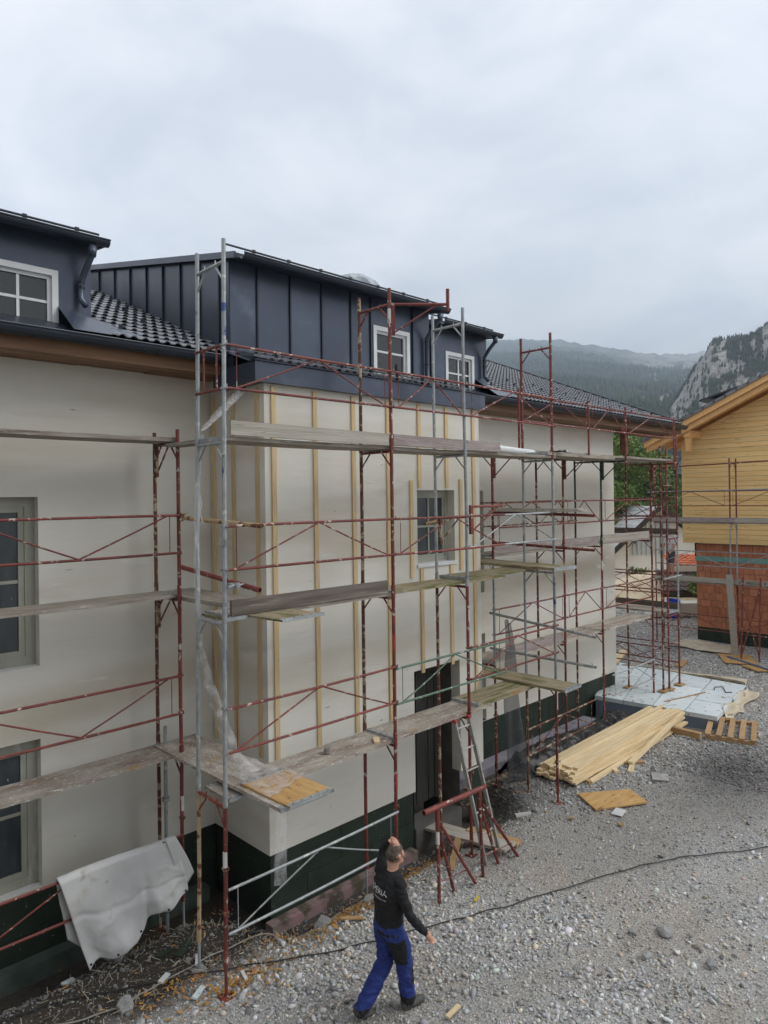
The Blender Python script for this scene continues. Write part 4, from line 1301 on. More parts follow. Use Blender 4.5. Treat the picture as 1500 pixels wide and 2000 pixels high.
# roll, scraps on the decks
t = thing('insulation_roll', 'white rolled-up sheet lying on the top deck at the bay corner', 'roll', (4.9, -0.7, 6.2))
mb = MB()
p0, p1 = Vector((3.95, -0.92, 6.225)), Vector((5.60, -0.50, 6.235))
obj('roll_body', MB().hollow(p0, p1, 0.058, 16), MT['winwhite'], t, True)
d = (p1 - p0).normalized(); a_ = d.orthogonal().normalized(); b_ = d.cross(a_)
obj('inner_turn', MB().path([p0 - d * 0.012 + (a_ * math.cos(k * 0.7) + b_ * math.sin(k * 0.7)) * (0.065 - 0.0025 * k) for k in range(20)], 0.006, 5), MT['white'], t)
for i, (x, y, z, lab, w, l) in enumerate(((5.75, -0.95, 6.225, 'black and white foil scrap beside the white roll on the top deck', 0.25, 0.5), (6.2, -0.85, 6.235, 'crumpled pale scrap farther along the top deck', 0.15, 0.3))):
    mb = MB(); n = 6
    vs = [((u / n - 0.5) * l, (v / n - 0.5) * w, 0.01 + 0.035 * random.random() * (1 if 0 < u < n else 0.3)) for v in range(n + 1) for u in range(n + 1)]
    mb.add(vs, [(v * (n + 1) + u, v * (n + 1) + u + 1, (v + 1) * (n + 1) + u + 1, (v + 1) * (n + 1) + u) for v in range(n) for u in range(n)])
    tag(local('foil_scrap', mb, MT['paper'] if i else MT['foil'], (x, y, z), (0, 0, 0.4)), lab, 'scrap')
mb = MB().tube((0, 0, 0), (0, 0, 0.075), 0.052, 14, 0.046, False)
mb.tube((0, 0, 0.075), (0, 0, 0.075001), 0.046, 14, 0.036, False).tube((0, 0, 0.075), (0, 0, 0.02), 0.036, 14, 0.03)
tag(local('small_pot', mb, MT['rope'], (0.36, -0.80, 2.152)), 'small clay-brown pot standing on the lowest bay deck', 'pot')
tag(local('wood_offcut', MB().box(-0.095, 0.095, -0.04, 0.04, 0, 0.03), MT['newwood'], (1.10, -0.94, 2.152), (0, 0, 0.9)), 'pale wood offcut lying on the lowest deck at the second frame', 'offcut')
# ------------------------------------------------------------------ cloth, film, foil
def sheet(name, P, nu, nv, m, thick=0.003, smooth=True):
    """closed thin sheet from a function P(u, v) -> point, u, v in 0..1"""
    top = [Vector(P(u / nu, v / nv)) for v in range(nv + 1) for u in range(nu + 1)]
    fs = [(v * (nu + 1) + u, v * (nu + 1) + u + 1, (v + 1) * (nu + 1) + u + 1, (v + 1) * (nu + 1) + u) for v in range(nv) for u in range(nu)]
    mb = MB().add(top, fs)
    me = mesh(name, mb, m, (0, 0, 0), smooth)
    return me


def sheet_obj(name, P, nu, nv, m, parent=None, thick=0.004):
    off = ORG.get(parent.name, (0, 0, 0)) if parent else (0, 0, 0)
    me = sheet(name, lambda u, v: Vector(P(u, v)) - Vector(off), nu, nv, m)
    o = bpy.data.objects.new(name, me); COL.objects.link(o)
    if parent:
        o.parent = parent
    ORG[o.name] = off
    md = o.modifiers.new('thickness', 'SOLIDIFY'); md.thickness = thick; md.offset = 0
    return o


def lerp(a, b, t):
    return a + (b - a) * t


tarp = thing('tarpaulin', 'grey tarpaulin with eyelets hung over the lowest guard rail on the left', 'tarpaulin', (-1.8, 0.45, 0))


def fold(u, v, s=0):
    return 0.030 * v * math.sin(3.6 * u + 2.6 * v + s) + 0.05 * v * max(0.0, 1 - abs(u - 0.70 + 0.12 * v) / 0.05) - 0.03 * v * max(0.0, 1 - abs(u - 0.78 + 0.12 * v) / 0.05) + 0.012 * max(0.0, 1 - abs(v - 0.45 - 0.25 * u) / 0.05) + 0.11 * v * (float(fbm(np.array([u * 4.0 + s]), np.array([v * 2.2]), 6)[0]) - 0.5) + 0.035 * (0.3 + v) * (abs(2 * float(vnoise(np.array([u * 6.0 + 2.5 * v + s]), np.array([v * 3.0 - u]), 61)[0]) - 1) - 0.5)


def tarp_front(u, v):
    ztop = 1.205 + 0.012 * math.sin(5 * u)
    x = lerp(lerp(-2.57, -1.17, u), lerp(-2.25, -1.03, u), v)
    zb = lerp(0.03, 0.58, u) - 0.05 * math.sin(math.pi * u) + 0.05 * math.sin(11 * u + 0.6) + 0.03 * math.sin(23 * u)
    z = lerp(ztop, zb, v)
    over = max(0.0, 1 - v / 0.05)
    y = 0.405 - 0.07 * v + fold(u, v) + 0.05 * over + 0.060 * v ** 1.2 * math.sin(14 * u + 1.2 * math.sin(3 * v)) * (0.4 + 0.6 * u)
    if u > 0.72:
        y -= 0.09 * v * (u - 0.72) / 0.28
    return (x, y, z + 0.0)


def tarp_back(u, v):
    x = lerp(lerp(-2.57, -1.17, u), lerp(-2.45, -1.5, u), v)
    zb = lerp(0.45, -0.20, min(1, u * 1.5)) if u < 0.66 else lerp(-0.20, 0.35, (u - 0.66) / 0.34)
    y = 0.50 + 0.03 * v + fold(u, v, 2.0) + (0.0 if v > 0.05 else -0.035 * (1 - v / 0.05))
    return (x, y, lerp(1.205 + 0.012 * math.sin(5 * u), zb, v))


def tarp_flap(u, v):
    a, b, c = Vector((-1.30, 0.37, 1.225)), Vector((-1.10, 0.33, 0.52)), Vector((-0.92, 0.36, 0.68))
    top, bot = a.lerp(Vector((-1.15, 0.42, 1.21)), u), b.lerp(c, u)
    p = top.lerp(bot, v)
    p.y -= 0.05 * math.sin(math.pi * v) * u
    return p


sheet_obj('front_panel', tarp_front, 80, 60, MT['tarp'], tarp, 0.005)
sheet_obj('back_panel', tarp_back, 30, 24, MT['tarp'], tarp, 0.005)
sheet_obj('corner_flap', tarp_flap, 10, 14, MT['tarp'], tarp, 0.005)
for u, v in ((0.02, 0.97), (0.25, 0.965), (0.5, 0.965), (0.75, 0.965), (0.97, 0.965), (0.90, 0.03), (0.97, 0.04)):
    p = Vector(tarp_front(u, v)); p.y -= 0.008
    obj('eyelet', MB().tube(p, p + Vector((0, 0.006, 0)), 0.014, 10), MT['dark'], tarp)

film = thing('plastic_film', 'clear plastic film hose running from the gutter down the near poles', 'plastic film', (-1.1, -0.6, 2))


def ribbon(pts, w, nm, seg=14, amp=0.007):
    pts = [Vector(p) for p in pts]

    def P(u, v):
        t = v * (len(pts) - 1)
        i = min(int(t), len(pts) - 2); f = t - i
        p = pts[i].lerp(pts[i + 1], f)
        ww = lerp(w[i], w[i + 1], f)
        s = Vector((0.72, -0.70, 0))
        a = (u - 0.5) * 2
        bul = math.cos(a * 1.5) * ww * 0.35
        return p + s * a * ww / 2 + Vector((-0.7, -0.7, 0)) * (bul + amp * math.sin(9 * u + 23 * v) + amp * math.sin(5 * u - 41 * v))
    sheet_obj(nm, P, seg, 24 * (len(pts) - 1), MT['plastic'], film, 0.002)


ribbon([(0.0, 0.50, 7.02), (-0.25, 0.26, 6.85), (-0.8, -0.15, 6.5), (-1.2, -0.46, 6.25)], [0.10, 0.15, 0.13, 0.05], 'upper_length')
ribbon([(-1.22, -0.50, 6.2), (-1.30, -0.53, 5.6), (-1.34, -0.55, 4.9), (-1.33, -0.55, 4.2), (-1.29, -0.53, 3.75)], [0.05, 0.06, 0.065, 0.06, 0.06], 'hanging_length')
ribbon([(-1.30, -0.53, 3.8), (-1.18, -0.52, 3.3), (-1.04, -0.55, 2.85), (-0.92, -0.62, 2.42), (-0.83, -0.75, 2.26)], [0.05, 0.13, 0.16, 0.20, 0.32], 'lower_length')
sheet_obj('deck_spread', lambda u, v: (lerp(-1.02, -0.58, u) + 0.25 * v * (u - 0.2), lerp(-0.72, -1.55, v) + 0.25 * u, 2.235 + 0.03 * abs(math.sin(8 * u + 5 * v)) * (1 - v) + 0.012 * math.sin(21 * u * v)), 14, 16, MT['plastic'], film, 0.002)
strip = thing('plastic_strip', 'milky plastic strip dangling from the yellow sheet in front of the plinth corner', 'plastic film', (-0.35, -0.7, 1.1))
sheet_obj('strip', lambda u, v: (lerp(-0.36, -0.20, u) - 0.12 * v + 0.03 * v * u, -0.75 + 0.02 * math.sin(4 * v), lerp(2.16, 0.76, v) - 0.06 * u * v), 5, 14, MT['plastic'], strip, 0.002)
for k, (x, y, z) in enumerate(((-1.30, -1.0, 3.99), (-1.27, -0.5, 5.5))):
    t = tag(obj('cloth_tie', MB().path([(x, y - 0.03, z), (x + 0.01, y - 0.05, z - 0.12), (x - 0.02, y - 0.05, z - 0.18), (x + 0.02, y - 0.045, z - 0.34)], 0.007, 5), MT['white'], None),
            ('pale string tied round the middle end ledger' if k == 0 else 'white strip hanging down the rear near pole'), 'string')
can = thing('drain_spout', 'white and green spout end hanging below the gutter corner', 'spout', (0.02, 0.52, 6.95))
obj('spout_body', MB().tube((0.02, 0.50, 6.95), (0.02, 0.53, 7.08), 0.055, 14, 0.065), MT['green'], can, True)
obj('spout_collar', MB().tube((0.02, 0.53, 7.08), (0.02, 0.54, 7.16), 0.072, 14), MT['winwhite'], can, True)

# black foil behind the timber
foil = tag(sheet_obj('black_foil', lambda u, v: (lerp(6.1, 10.4, u), lerp(-0.12, 0.85, v), gh(lerp(6.1, 10.4, u), lerp(-0.12, 0.85, v)) + 0.06 + 0.26 * math.sin(math.pi * v) * (0.7 + 0.3 * math.sin(7 * u)) + 0.22 * (float(fbm(np.array([u * 26.0]), np.array([v * 7.0]), 4)[0]) - 0.4)), 130, 30, MT['foil'], None),
           'crumpled black foil heaped between the house plinth and the timber stack', 'foil')
net = thing('mesh_fabric', 'dark translucent mesh strip hanging beside the doorway corner', 'mesh', (5.2, 0.2, 1.5))
netm = mat('grey_mesh', (0.05, 0.055, 0.06), (0.09, 0.095, 0.10), 60, 0.7, alpha=0.42)
sheet_obj('mesh_strip', lambda u, v: (lerp(5.50, 5.72, u) + 0.10 * v + 0.35 * v * (u - 0.5) + 0.03 * math.sin(9 * v), lerp(0.10, 0.16, u) - 0.15 * v - 0.3 * v * (u - 0.5) + 0.03 * math.sin(11 * u + 5 * v), lerp(3.05, -0.05, v) + 0.05 * math.sin(5 * u)), 8, 24, netm, net, 0.002)

# ------------------------------------------------------------------ trestle, ladder, ramp
tr = thing('steel_trestle', 'red steel trestle with splayed legs in front of the doorway', 'trestle', (2.0, -1.57, 0))
obj('crossbar', MB().hollow((1.34, -1.57, 1.30), (2.64, -1.57, 1.26), 0.036, 14), RD, tr)
for nx_, feet in ((1.60, (1.62, 1.98, 2.34)), (2.50, (2.57, 3.0, 3.36))):
    obj('sleeve', MB().tube((nx_, -1.57, 1.26), (nx_ + 0.01, -1.57, 0.98), 0.032, 12), RD, tr)
    for k, fx in enumerate(feet):
        y_ = -1.57 + (0.0, 0.05, -0.05)[k]
        obj('leg', MB().tube((nx_ + 0.01 + 0.012 * k, -1.57 + (0, .03, -.03)[k], 1.12 - 0.03 * k), (fx, y_, gh(fx, y_)), 0.0225, 12), RD, tr)
    obj('tie_rod', MB().tube((feet[0] + 0.02, -1.57, 0.28), (feet[2] - 0.12, -1.6, 0.25), 0.007, 6), RD, tr)
    obj('tie_rod', MB().tube((nx_ + 0.2, -1.56, 0.75), (feet[1] - 0.02, -1.53, 0.03), 0.006, 6), RD, tr)
band(tr, (1.605, -1.57), 0.80, MT['white'], 0.17)
lad = thing('ladder', 'narrow worn aluminium ladder leaning on the lowest deck by the doorway', 'ladder', (3.0, -1.4, 0))
LT, LB = [Vector((2.47, -1.16, 2.16)), Vector((2.79, -1.16, 2.16))], [Vector((2.84, -1.42, -0.02)), Vector((3.19, -1.42, -0.02))]
for a, b in zip(LT, LB):
    obj('stile', MB().bar(a, b, 0.028, 0.062, (0, -1, 0.1)), MT['ladder'], lad)
    obj('stile_cap', MB().bar(a + (a - b).normalized() * 0.01, a - (a - b).normalized() * 0.04, 0.034, 0.068, (0, -1, .1)), MT['tagred'], lad)
for k in range(7):
    t_ = 0.06 + 0.145 * k
    obj('rung', MB().tube(LT[0].lerp(LB[0], t_), LT[1].lerp(LB[1], t_), 0.0145, 8), MT['ladder'], lad)
o = P('ramp_plank', 3.10, 3.42, -1.52, 0.20, 0.03, 0.045, GRP, 'grey plank ramp leading down from the doorway step', 'plank', None, 0.06, 'y', 0.085, False)
P('ramp_plank', 3.42, 3.60, -1.50, -0.6, 0.05, 0.045, MT['blockwood'], 'short brown plank beside the doorway ramp', 'plank', None, 0.16, 'y', 0.03, False)
o = tag(local('wood_prop', MB().box(-0.3, 0.3, -0.04, 0.04, -0.04, 0.04), MT['blockwood'], (2.62, -1.0, 0.08), (0, -0.35, 0.5)), 'squared timber offcut propped under the ramp', 'offcut')

# ------------------------------------------------------------------ timber stack
nb = 0
for lay in range(5):
    cnt = (8, 8, 8, 7, 5)[lay]
    for k in range(cnt):
        w_ = 0.098
        L_ = 4.75 + random.uniform(-0.12, 0.12)
        x0_ = 6.10 + random.uniform(-0.10, 0.10) + 0.05 * lay
        y_ = -0.93 + 0.104 * k + 0.025 * lay + random.uniform(-0.006, 0.006)
        mb = MB().box(0, L_, -w_ / 2, w_ / 2, 0, 0.042)
        o = local('timber_board', mb, MT['newwood'], (x0_, y_, 0.07 + 0.045 * lay + gh(8, -0.6)), (random.uniform(-.01, .01), -0.008, 0.004 + random.uniform(-0.012, 0.012) + 0.008 * (k - 4) * 0.35))
        if True:
            lab = f"fresh timber board in the {('bottom', 'second', 'third', 'fourth', 'top')[lay]} layer of the stack, {('first', 'second', 'third', 'fourth', 'fifth', 'sixth', 'seventh', 'eighth')[k]} from the open side"
        tag(o, lab, 'timber board', 'boards in the timber stack')
for k, x in enumerate((6.5, 8.6, 10.6)):
    tag(local('bearer_block', MB().box(-0.05, 0.05, -0.55, 0.45, -0.1, 0.075), MT['blockwood'], (x, -0.52, gh(x, -0.5))), ('squared bearer under the near end of the timber stack', 'squared bearer under the middle of the timber stack', 'squared bearer under the far end of the timber stack')[k], 'beam')
tag(local('loose_batten', MB().box(0, 4.6, -0.05, 0.05, 0, 0.045), MT['newwood'], (6.50, -1.06, 0.02 + gh(7, -1)), (0, -0.005, 0.02)), 'single pale board lying on the gravel along the stack', 'timber board')
tag(local('loose_batten', MB().box(0, 3.1, -0.05, 0.05, 0, 0.06), MT['newwood'], (7.8, -1.22, 0.06), (0, -0.085, 0.075)), 'pale beam resting askew on the stack edge with its end raised', 'timber board')
for k, (x, y, l, r_, m_) in enumerate(((7.35, -1.12, 0.20, 0.9, 'newwood'), (7.62, -1.32, 0.36, 0.35, 'newwood'), (7.95, -1.17, 0.5, -0.75, 'blockwood'))):
    tag(local('wood_offcut', MB().box(-l / 2, l / 2, -0.045, 0.045, 0, 0.05), MT[m_], (x, y, gh(x, y) + 0.005), (0, 0, r_)), ('smallest pale offcut beside the timber stack', 'pale offcut lying in front of the brown block', 'brown squared offcut under the raised beam')[k], 'offcut')
o = thing('plywood_sheet', 'yellow plywood panel lying flat on the gravel in front of the timber stack', 'panel', (6.15, -1.7, 0))
q = [Vector((5.89, -1.15, 0.05)), Vector((6.72, -1.74, 0.05)), Vector((6.43, -2.21, 0.05)), Vector((5.53, -1.71, 0.05))]
dn = Vector((0, 0, -0.03))
obj('board', MB().add(q + [p + dn for p in q], [(3, 2, 1, 0), (4, 5, 6, 7), (0, 1, 5, 4), (1, 2, 6, 5), (2, 3, 7, 6), (3, 0, 4, 7)]), MT['osb'], o)
# pallet
pal = thing('pallet', 'small wooden pallet frame with five slats lying on the gravel', 'pallet', (11.1, -1.95, 0))
c0, ux, uy = Vector((10.36, -1.70, 0.03)), Vector((1.40, 0.42, 0)), Vector((0.22, -0.95, 0))
gzp = gh(11, -2)
for t_ in (0.03, 0.97):
    a = c0 + ux * t_ + Vector((0, 0, 0.02 + gzp))
    obj('runner', MB().bar(a, a + uy, 0.07, 0.09), MT['blockwood'], pal)
for t_ in (0.04, 0.27, 0.5, 0.73, 0.96):
    a = c0 + uy * t_ + Vector((0, 0, 0.085 + gzp))
    obj('slat', MB().bar(a, a + ux, 0.11, 0.035), MT['newwood'] if False else MT['blockwood'], pal)
tag(obj('squared_timber', MB().bar((10.28, -0.86, 0.12), (10.25, -1.64, 0.12), 0.12, 0.13), MT['blockwood'], None), 'brown squared timber lying between the stack and the pallet', 'beam')

# ------------------------------------------------------------------ insulated slab beside the house
slab = thing('insulated_slab', 'raised slab covered with pale blue insulation boards at the house end', 'slab', (12.9, 0.3, 0))
Q = [Vector((10.95, 1.30, 0)), Vector((11.28, -1.62, 0)), Vector((14.55, -1.20, 0)), Vector((14.75, 2.55, 0))]


def sq(u, v):
    return Q[0].lerp(Q[1], u).lerp(Q[3].lerp(Q[2], u), v)


for i in range(4):
    for k in range(3):
        g = 0.004
        cs_ = [sq(i / 4 + g, k / 3 + g), sq((i + 1) / 4 - g, k / 3 + g), sq((i + 1) / 4 - g, (k + 1) / 3 - g), sq(i / 4 + g, (k + 1) / 3 - g)]
        h_ = 0.30 + random.uniform(-0.004, 0.004)
        obj('insulation_board', MB().add([p + Vector((0, 0, 0.2)) for p in cs_] + [p + Vector((0, 0, h_)) for p in cs_], [(0, 1, 2, 3), (7, 6, 5, 4), (0, 4, 5, 1), (1, 5, 6, 2), (2, 6, 7, 3), (3, 7, 4, 0)]), MT['slab'], slab)
obj('slab_core', MB().add([sq(u, v) + Vector((0, 0, z)) for z in (-0.6, 0.199) for u, v in ((0.01, 0.01), (0.99, 0.01), (0.99, 0.99), (0.01, 0.99))], [(0, 1, 2, 3), (7, 6, 5, 4), (0, 4, 5, 1), (1, 5, 6, 2), (2, 6, 7, 3), (3, 7, 4, 0)]), MT['slabside'], slab)
for k, pts in enumerate((((14.4, 2.3), (14.75, 0.8), (14.7, -1.1), (15.5, -0.9), (15.4, 1.0), (15.0, 2.6)), ((11.9, -1.52), (13.0, -1.40), (14.4, -1.22), (14.5, -1.50), (13.0, -1.64), (12.0, -1.72)))):
    n = len(pts) // 2

    def FP(u, v, pts=pts, n=n):
        t = u * (n - 1); i = min(int(t), n - 2); f_ = t - i
        a = Vector((*pts[i], 0)).lerp(Vector((*pts[i + 1], 0)), f_)
        b = Vector((*pts[2 * n - 1 - i], 0)).lerp(Vector((*pts[2 * n - 2 - i], 0)), f_)
        p = a.lerp(b, v)
        p.x += 0.08 * math.sin(9 * u); p.y += 0.06 * math.sin(13 * u)
        p.z = max(gh(p.x, p.y), 0.29 - 0.9 * v) + 0.02 + 0.05 * float(fbm(np.array([u * 14]), np.array([v * 5]), 8)[0])
        return p
    tag(sheet_obj('fleece_strip', FP, 40, 8, MT['fleece'], None), ('beige fleece bunched along the far edge of the blue slab', 'beige fleece strip along the open side of the blue slab')[k], 'fleece')
tag(obj('wood_strip', MB().bar((11.6, -0.25, 0.312), (13.1, -0.65, 0.312), 0.035, 0.02), MT['blockwood'], None), 'thin brown strip lying across the pale blue slab', 'strip')
tag(obj('wire_loop', MB().path([(13.5, -0.72, 0.315), (13.75, -0.65, 0.32), (13.9, -0.8, 0.32), (13.6, -0.95, 0.32), (13.4, -1.05, 0.32), (13.55, -1.15, 0.32)], 0.012, 5), MT['cable'], None), 'dark wire loop lying on the pale blue slab', 'wire')

# ------------------------------------------------------------------ cables and things on the ground
def ground_cable(pts, r, m, label, name):
    out = []
    P_ = [Vector((x, y, 0)) for x, y in pts]
    for i in range(len(P_) - 1):
        p0, p1, p2, p3 = P_[max(i - 1, 0)], P_[i], P_[i + 1], P_[min(i + 2, len(P_) - 1)]
        for k in range(10):
            t = k / 10
            q = 0.5 * ((2 * p1) + (-p0 + p2) * t + (2 * p0 - 5 * p1 + 4 * p2 - p3) * t * t + (-p0 + 3 * p1 - 3 * p2 + p3) * t ** 3)
            q.x += 0.012 * math.sin(i * 7 + k * 1.3); q.y += 0.012 * math.cos(i * 5 + k * 1.1)
            q.z = gh(q.x, q.y) + r + 0.022
            out.append(q)
    return tag(obj(name, MB().path(out, r, 8), m, None, True), label, 'cable')


ground_cable([(-4.5, 0.6), (-3.21, 0.29), (-2.64, 0.14), (-1.81, -0.32), (-0.83, -0.89), (0.25, -1.46), (1.2, -1.86), (2.25, -2.3), (3.91, -2.89), (4.96, -3.4), (6.2, -4.21), (8, -5.6)], 0.008, MT['cable'], 'long black cable running across the gravel past the person', 'power_cable')
ground_cable([(-3.4, 0.2), (-2.48, -0.36), (-1.85, -0.39), (-0.93, -0.39), (0.04, -0.52), (0.9, -0.42), (1.7, -0.40)], 0.009, MT['rope'], 'grey rope lying in the dark soil under the near scaffold', 'rope')
ground_cable([(-0.6, -0.35), (0.1, -0.48), (0.9, -0.40), (1.6, -0.36), (2.3, -0.42)], 0.02, MT['cable'], 'thick dark hose along the pink foundation edge', 'hose')


def rock(x, y, s, label, m='rock', name='rock', sq_=0.7, group=None):
    import bmesh
    bm = bmesh.new()
    bmesh.ops.create_icosphere(bm, subdivisions=1 if s < 0.09 else 2, radius=1)
    rs = random.uniform(0, 50)
    for v in bm.verts:
        n = float(fbm(np.array([v.co.x * 1.3 + rs]), np.array([v.co.y * 1.3 + v.co.z * 0.9 + rs]), 5)[0])
        v.co *= 0.45 + 1.1 * n + random.uniform(-0.10, 0.10)
        v.co.z *= sq_
    me = bpy.data.meshes.new(name); bm.to_mesh(me); bm.free()
    me.materials.append(MT[m])
    o = bpy.data.objects.new(name, me); COL.objects.link(o)
    o.scale = (s, s * random.uniform(0.7, 1), s)
    o.location = (x, y, gh(x, y) + s * 0.3)
    o.rotation_euler = (0, 0, random.uniform(0, 6))
    return tag(o, label, 'rock', group)


for x, y, s, lab in ((0.39, -0.62, 0.13, 'large pale grey rock in the orange chips beside the pink edge'), (2.50, -4.03, 0.085, 'grey rock left of the blue-grey rock on the open gravel'),
                     (3.07, -3.98, 0.10, 'blue-grey rock on the open gravel at lower right'), (2.84, -4.63, 0.085, 'pale angular rock near the lower right gravel'), (2.80, -3.70, 0.07, 'small tan rock between the two grey rocks'),
                     (-2.2, -0.45, 0.12, 'pale rock at the bottom left edge of the soil'), (0.2, -1.2, 0.07, 'grey rock beside the cable near the bay corner'), (1.5, -1.0, 0.08, 'grey rock left of the trestle feet'),
                     (-0.9, -0.75, 0.06, 'small rock by the foot of the near red pole'), (1.15, -0.70, 0.10, 'dark grey rock under the galvanised guard rail')):
    rock(x, y, s, lab)
for x, y, s, lab in ((4.85, -0.95, 0.075, 'round grey stone beside the pipe stub'), (7.2, -2.6, 0.05, 'brown clod on the trodden gravel')):
    rock(x, y, s, lab)
t = thing('pipe_stub', 'short pale clay pipe stub lying on the gravel past the trestle', 'pipe', (4.6, -0.85, 0.05))
obj('pipe', MB().hollow((4.48, -0.78, 0.06 + gh(4.6, -.8)), (4.74, -0.92, 0.06 + gh(4.6, -.8)), 0.05, 14), MT['concrete'], t)
tag(local('metal_cover', MB().box(-0.17, 0.17, -0.15, 0.15, 0, 0.02).tube((0, 0, 0.02), (0, 0, 0.024), 0.03, 10), MT['concrete'], (7.63, -1.9, gh(7.63, -1.9) + 0.02), (0, 0, 0.5)), 'flat grey square plate lying in the gravel', 'plate')
tag(local('paper_scrap', MB().box(-0.14, 0.14, -0.09, 0.09, 0, 0.006), MT['paper'], (5.75, -2.02, gh(5.7, -2) + 0.03), (0.03, 0, 0.2)), 'grey card scrap lying beside the yellow panel', 'scrap')
for k, (x, y, l, w_, r_, m_, lab) in enumerate(((-1.55, -0.85, 0.22, 0.06, 0.6, 'slab', 'pale blue foam scrap at the bottom left by the cable'), (-1.28, -0.35, 0.2, 0.05, 1.0, 'paper', 'pale strip lying beside the rusty pole foot'), (-1.3, -0.05, 0.34, 0.09, 0.7, 'plinth', 'dark slate-like strip in the soil below the tarpaulin'),
                                             (-1.5, 0.05, 0.2, 0.09, 0.3, 'plinth', 'small dark slab piece in the soil below the tarpaulin'), (0.55, -1.02, 0.30, 0.06, -0.7, 'blockwood', 'weathered stick lying in the orange chips'), (0.2, -3.0, 0.22, 0.05, 0.1, 'newwood', 'pale wood splinter lying right of the person'),
                                             (-1.7, -0.35, 0.16, 0.06, 0.5, 'paper', 'white scrap near the bottom left corner'), (1.15, -1.35, 0.35, 0.015, 0.4, 'tagred', 'thin pink stick lying behind the person'), (-2.4, 0.62, 0.14, 0.07, 0.2, 'slab', 'light blue scrap by the left wall base'),
                                             (-1.05, -0.98, 0.16, 0.035, 1.3, 'white', 'white plastic strip at the near red pole foot'), (2.0, -1.9, 0.12, 0.03, 0.2, 'yellow', 'yellow plastic clip in front of the trestle'), (5.0, -1.55, 0.1, 0.06, 0.4, 'blockwood', 'brown wood chip left of the yellow panel'), (5.35, -2.25, 0.09, 0.06, 1.0, 'blockwood', 'brown cube of wood below the yellow panel'))):
    z_ = gh(x, y) + 0.03
    tag(local('scrap', MB().box(-l / 2, l / 2, -w_ / 2, w_ / 2, 0, 0.02), MT[m_], (x, y, z_), (random.uniform(-.1, .1), random.uniform(-.1, .1), r_)), lab, 'scrap')
t = thing('plastic_bundle', 'silver plastic-wrapped bundle lying on the dormer roof', 'bundle', (4.0, 2.5, 9.62))
import bmesh
bm = bmesh.new(); bmesh.ops.create_icosphere(bm, subdivisions=3, radius=1)
for v in bm.verts:
    n = float(fbm(np.array([v.co.x * 2 + 9]), np.array([v.co.y * 2 + v.co.z * 1.5 + 4]), 6)[0])
    v.co *= 0.75 + 0.5 * n
    v.co = Vector((v.co.x * 0.5, v.co.y * 0.4, max(v.co.z, -0.3) * 0.24))
me = bpy.data.meshes.new('wrapping'); bm.to_mesh(me); bm.free(); me.materials.append(mat('silver_wrap', (0.28, 0.32, 0.36), (0.42, 0.46, 0.50), 5, 0.25, bump=0.5, bscale=12))
o = bpy.data.objects.new('wrapping', me); COL.objects.link(o); o.parent = t; o.location = (0, 0, 0.02)
# ------------------------------------------------------------------ timber house on the right
th = thing('timber_house', 'unfinished house with pale timber cladding over red hollow bricks', 'house', (20.3, 0, 0))
XT = 20.3
obj('brick_core', MB().box(XT + 0.03, 30, -9.0, 2.36, 0.1, 3.75).box(XT + 0.03, 30, -9.0, 2.36, 3.7, 7.3), MT['mortar'], th)
nb_ = 0
zc = 0.665
row = 0
BR = bpy.data.meshes.new('brick')
while zc < 3.62:
    h_ = min(0.243, 3.66 - zc)
    y = 2.37 + (0.12 if row % 2 else 0.0)
    while y > -2.9:
        w_ = random.choice((0.245, 0.245, 0.365, 0.185))
        y1, y0_ = min(y, 2.37), y - w_
        if y1 - y0_ > 0.05 and nb_ < 260 and not (3.0 < zc + 0.12 < 3.19 and False):
            obj('brick', MB().box(XT - random.uniform(0.0, 0.008), XT + 0.05, y0_ + 0.006, y1 - 0.006, zc, zc + h_ - 0.010), MT['brick'], th)
            nb_ += 1
        y -= w_
    zc += 0.249; row += 1
obj('sealing_strip', MB().box(XT - 0.016, XT - 0.009, -2.9, 2.40, 3.03, 3.21), MT['teal'], th)
for k in range(6):
    obj('plinth_panel', MB().box(XT - 0.02, XT + 0.04, 2.36 - 0.85 * (k + 1) + 0.004, 2.36 - 0.85 * k - 0.004, 0.05, 0.66), MT['plinth'], th)
obj('corner_post', MB().box(XT + 0.0, XT + 0.08, 2.31, 2.42, 3.2, 3.68), MT['dark'], th)


def rake(y):
    return 7.53 + 0.465 * (2.36 - y)


XC = XT - 0.14
zc = 3.68
k = 0
while zc < 10.2:
    hb = 0.168
    if 5.40 < zc < 5.47:
        zc = 5.50
    y1 = 2.70
    y0_ = -2.9
    zt_ = zc + hb - 0.008
    y1t = y1
    if zt_ > rake(2.70):
        y1t = 2.36 - (zt_ - 7.60) / 0.465
        y1 = min(2.70, 2.36 - (zc - 7.60) / 0.465)
    if y1 > y0_ + 0.2:
        L_ = y1 - y0_
        sh_ = y1 - y1t
        bd_ = MB().add([(0, -0.012, 0), (L_, -0.012, 0), (L_, 0.012, 0), (0, 0.012, 0), (sh_, -0.012, hb - 0.008), (L_, -0.012, hb - 0.008), (L_, 0.012, hb - 0.008), (sh_, 0.012, hb - 0.008)], [(3, 2, 1, 0), (4, 5, 6, 7), (0, 1, 5, 4), (1, 2, 6, 5), (2, 3, 7, 6), (3, 0, 4, 7)])
        o = local('cladding_board', bd_, MT['clad'], (XC - random.uniform(0, 0.004), y1, zc), (0, 0, -math.pi / 2), th)
    zc += hb; k += 1
obj('wall_backing', MB().box(XC + 0.013, XT + 0.02, -2.9, 2.69, 3.69, 7.35), MT['darkwood'], th)
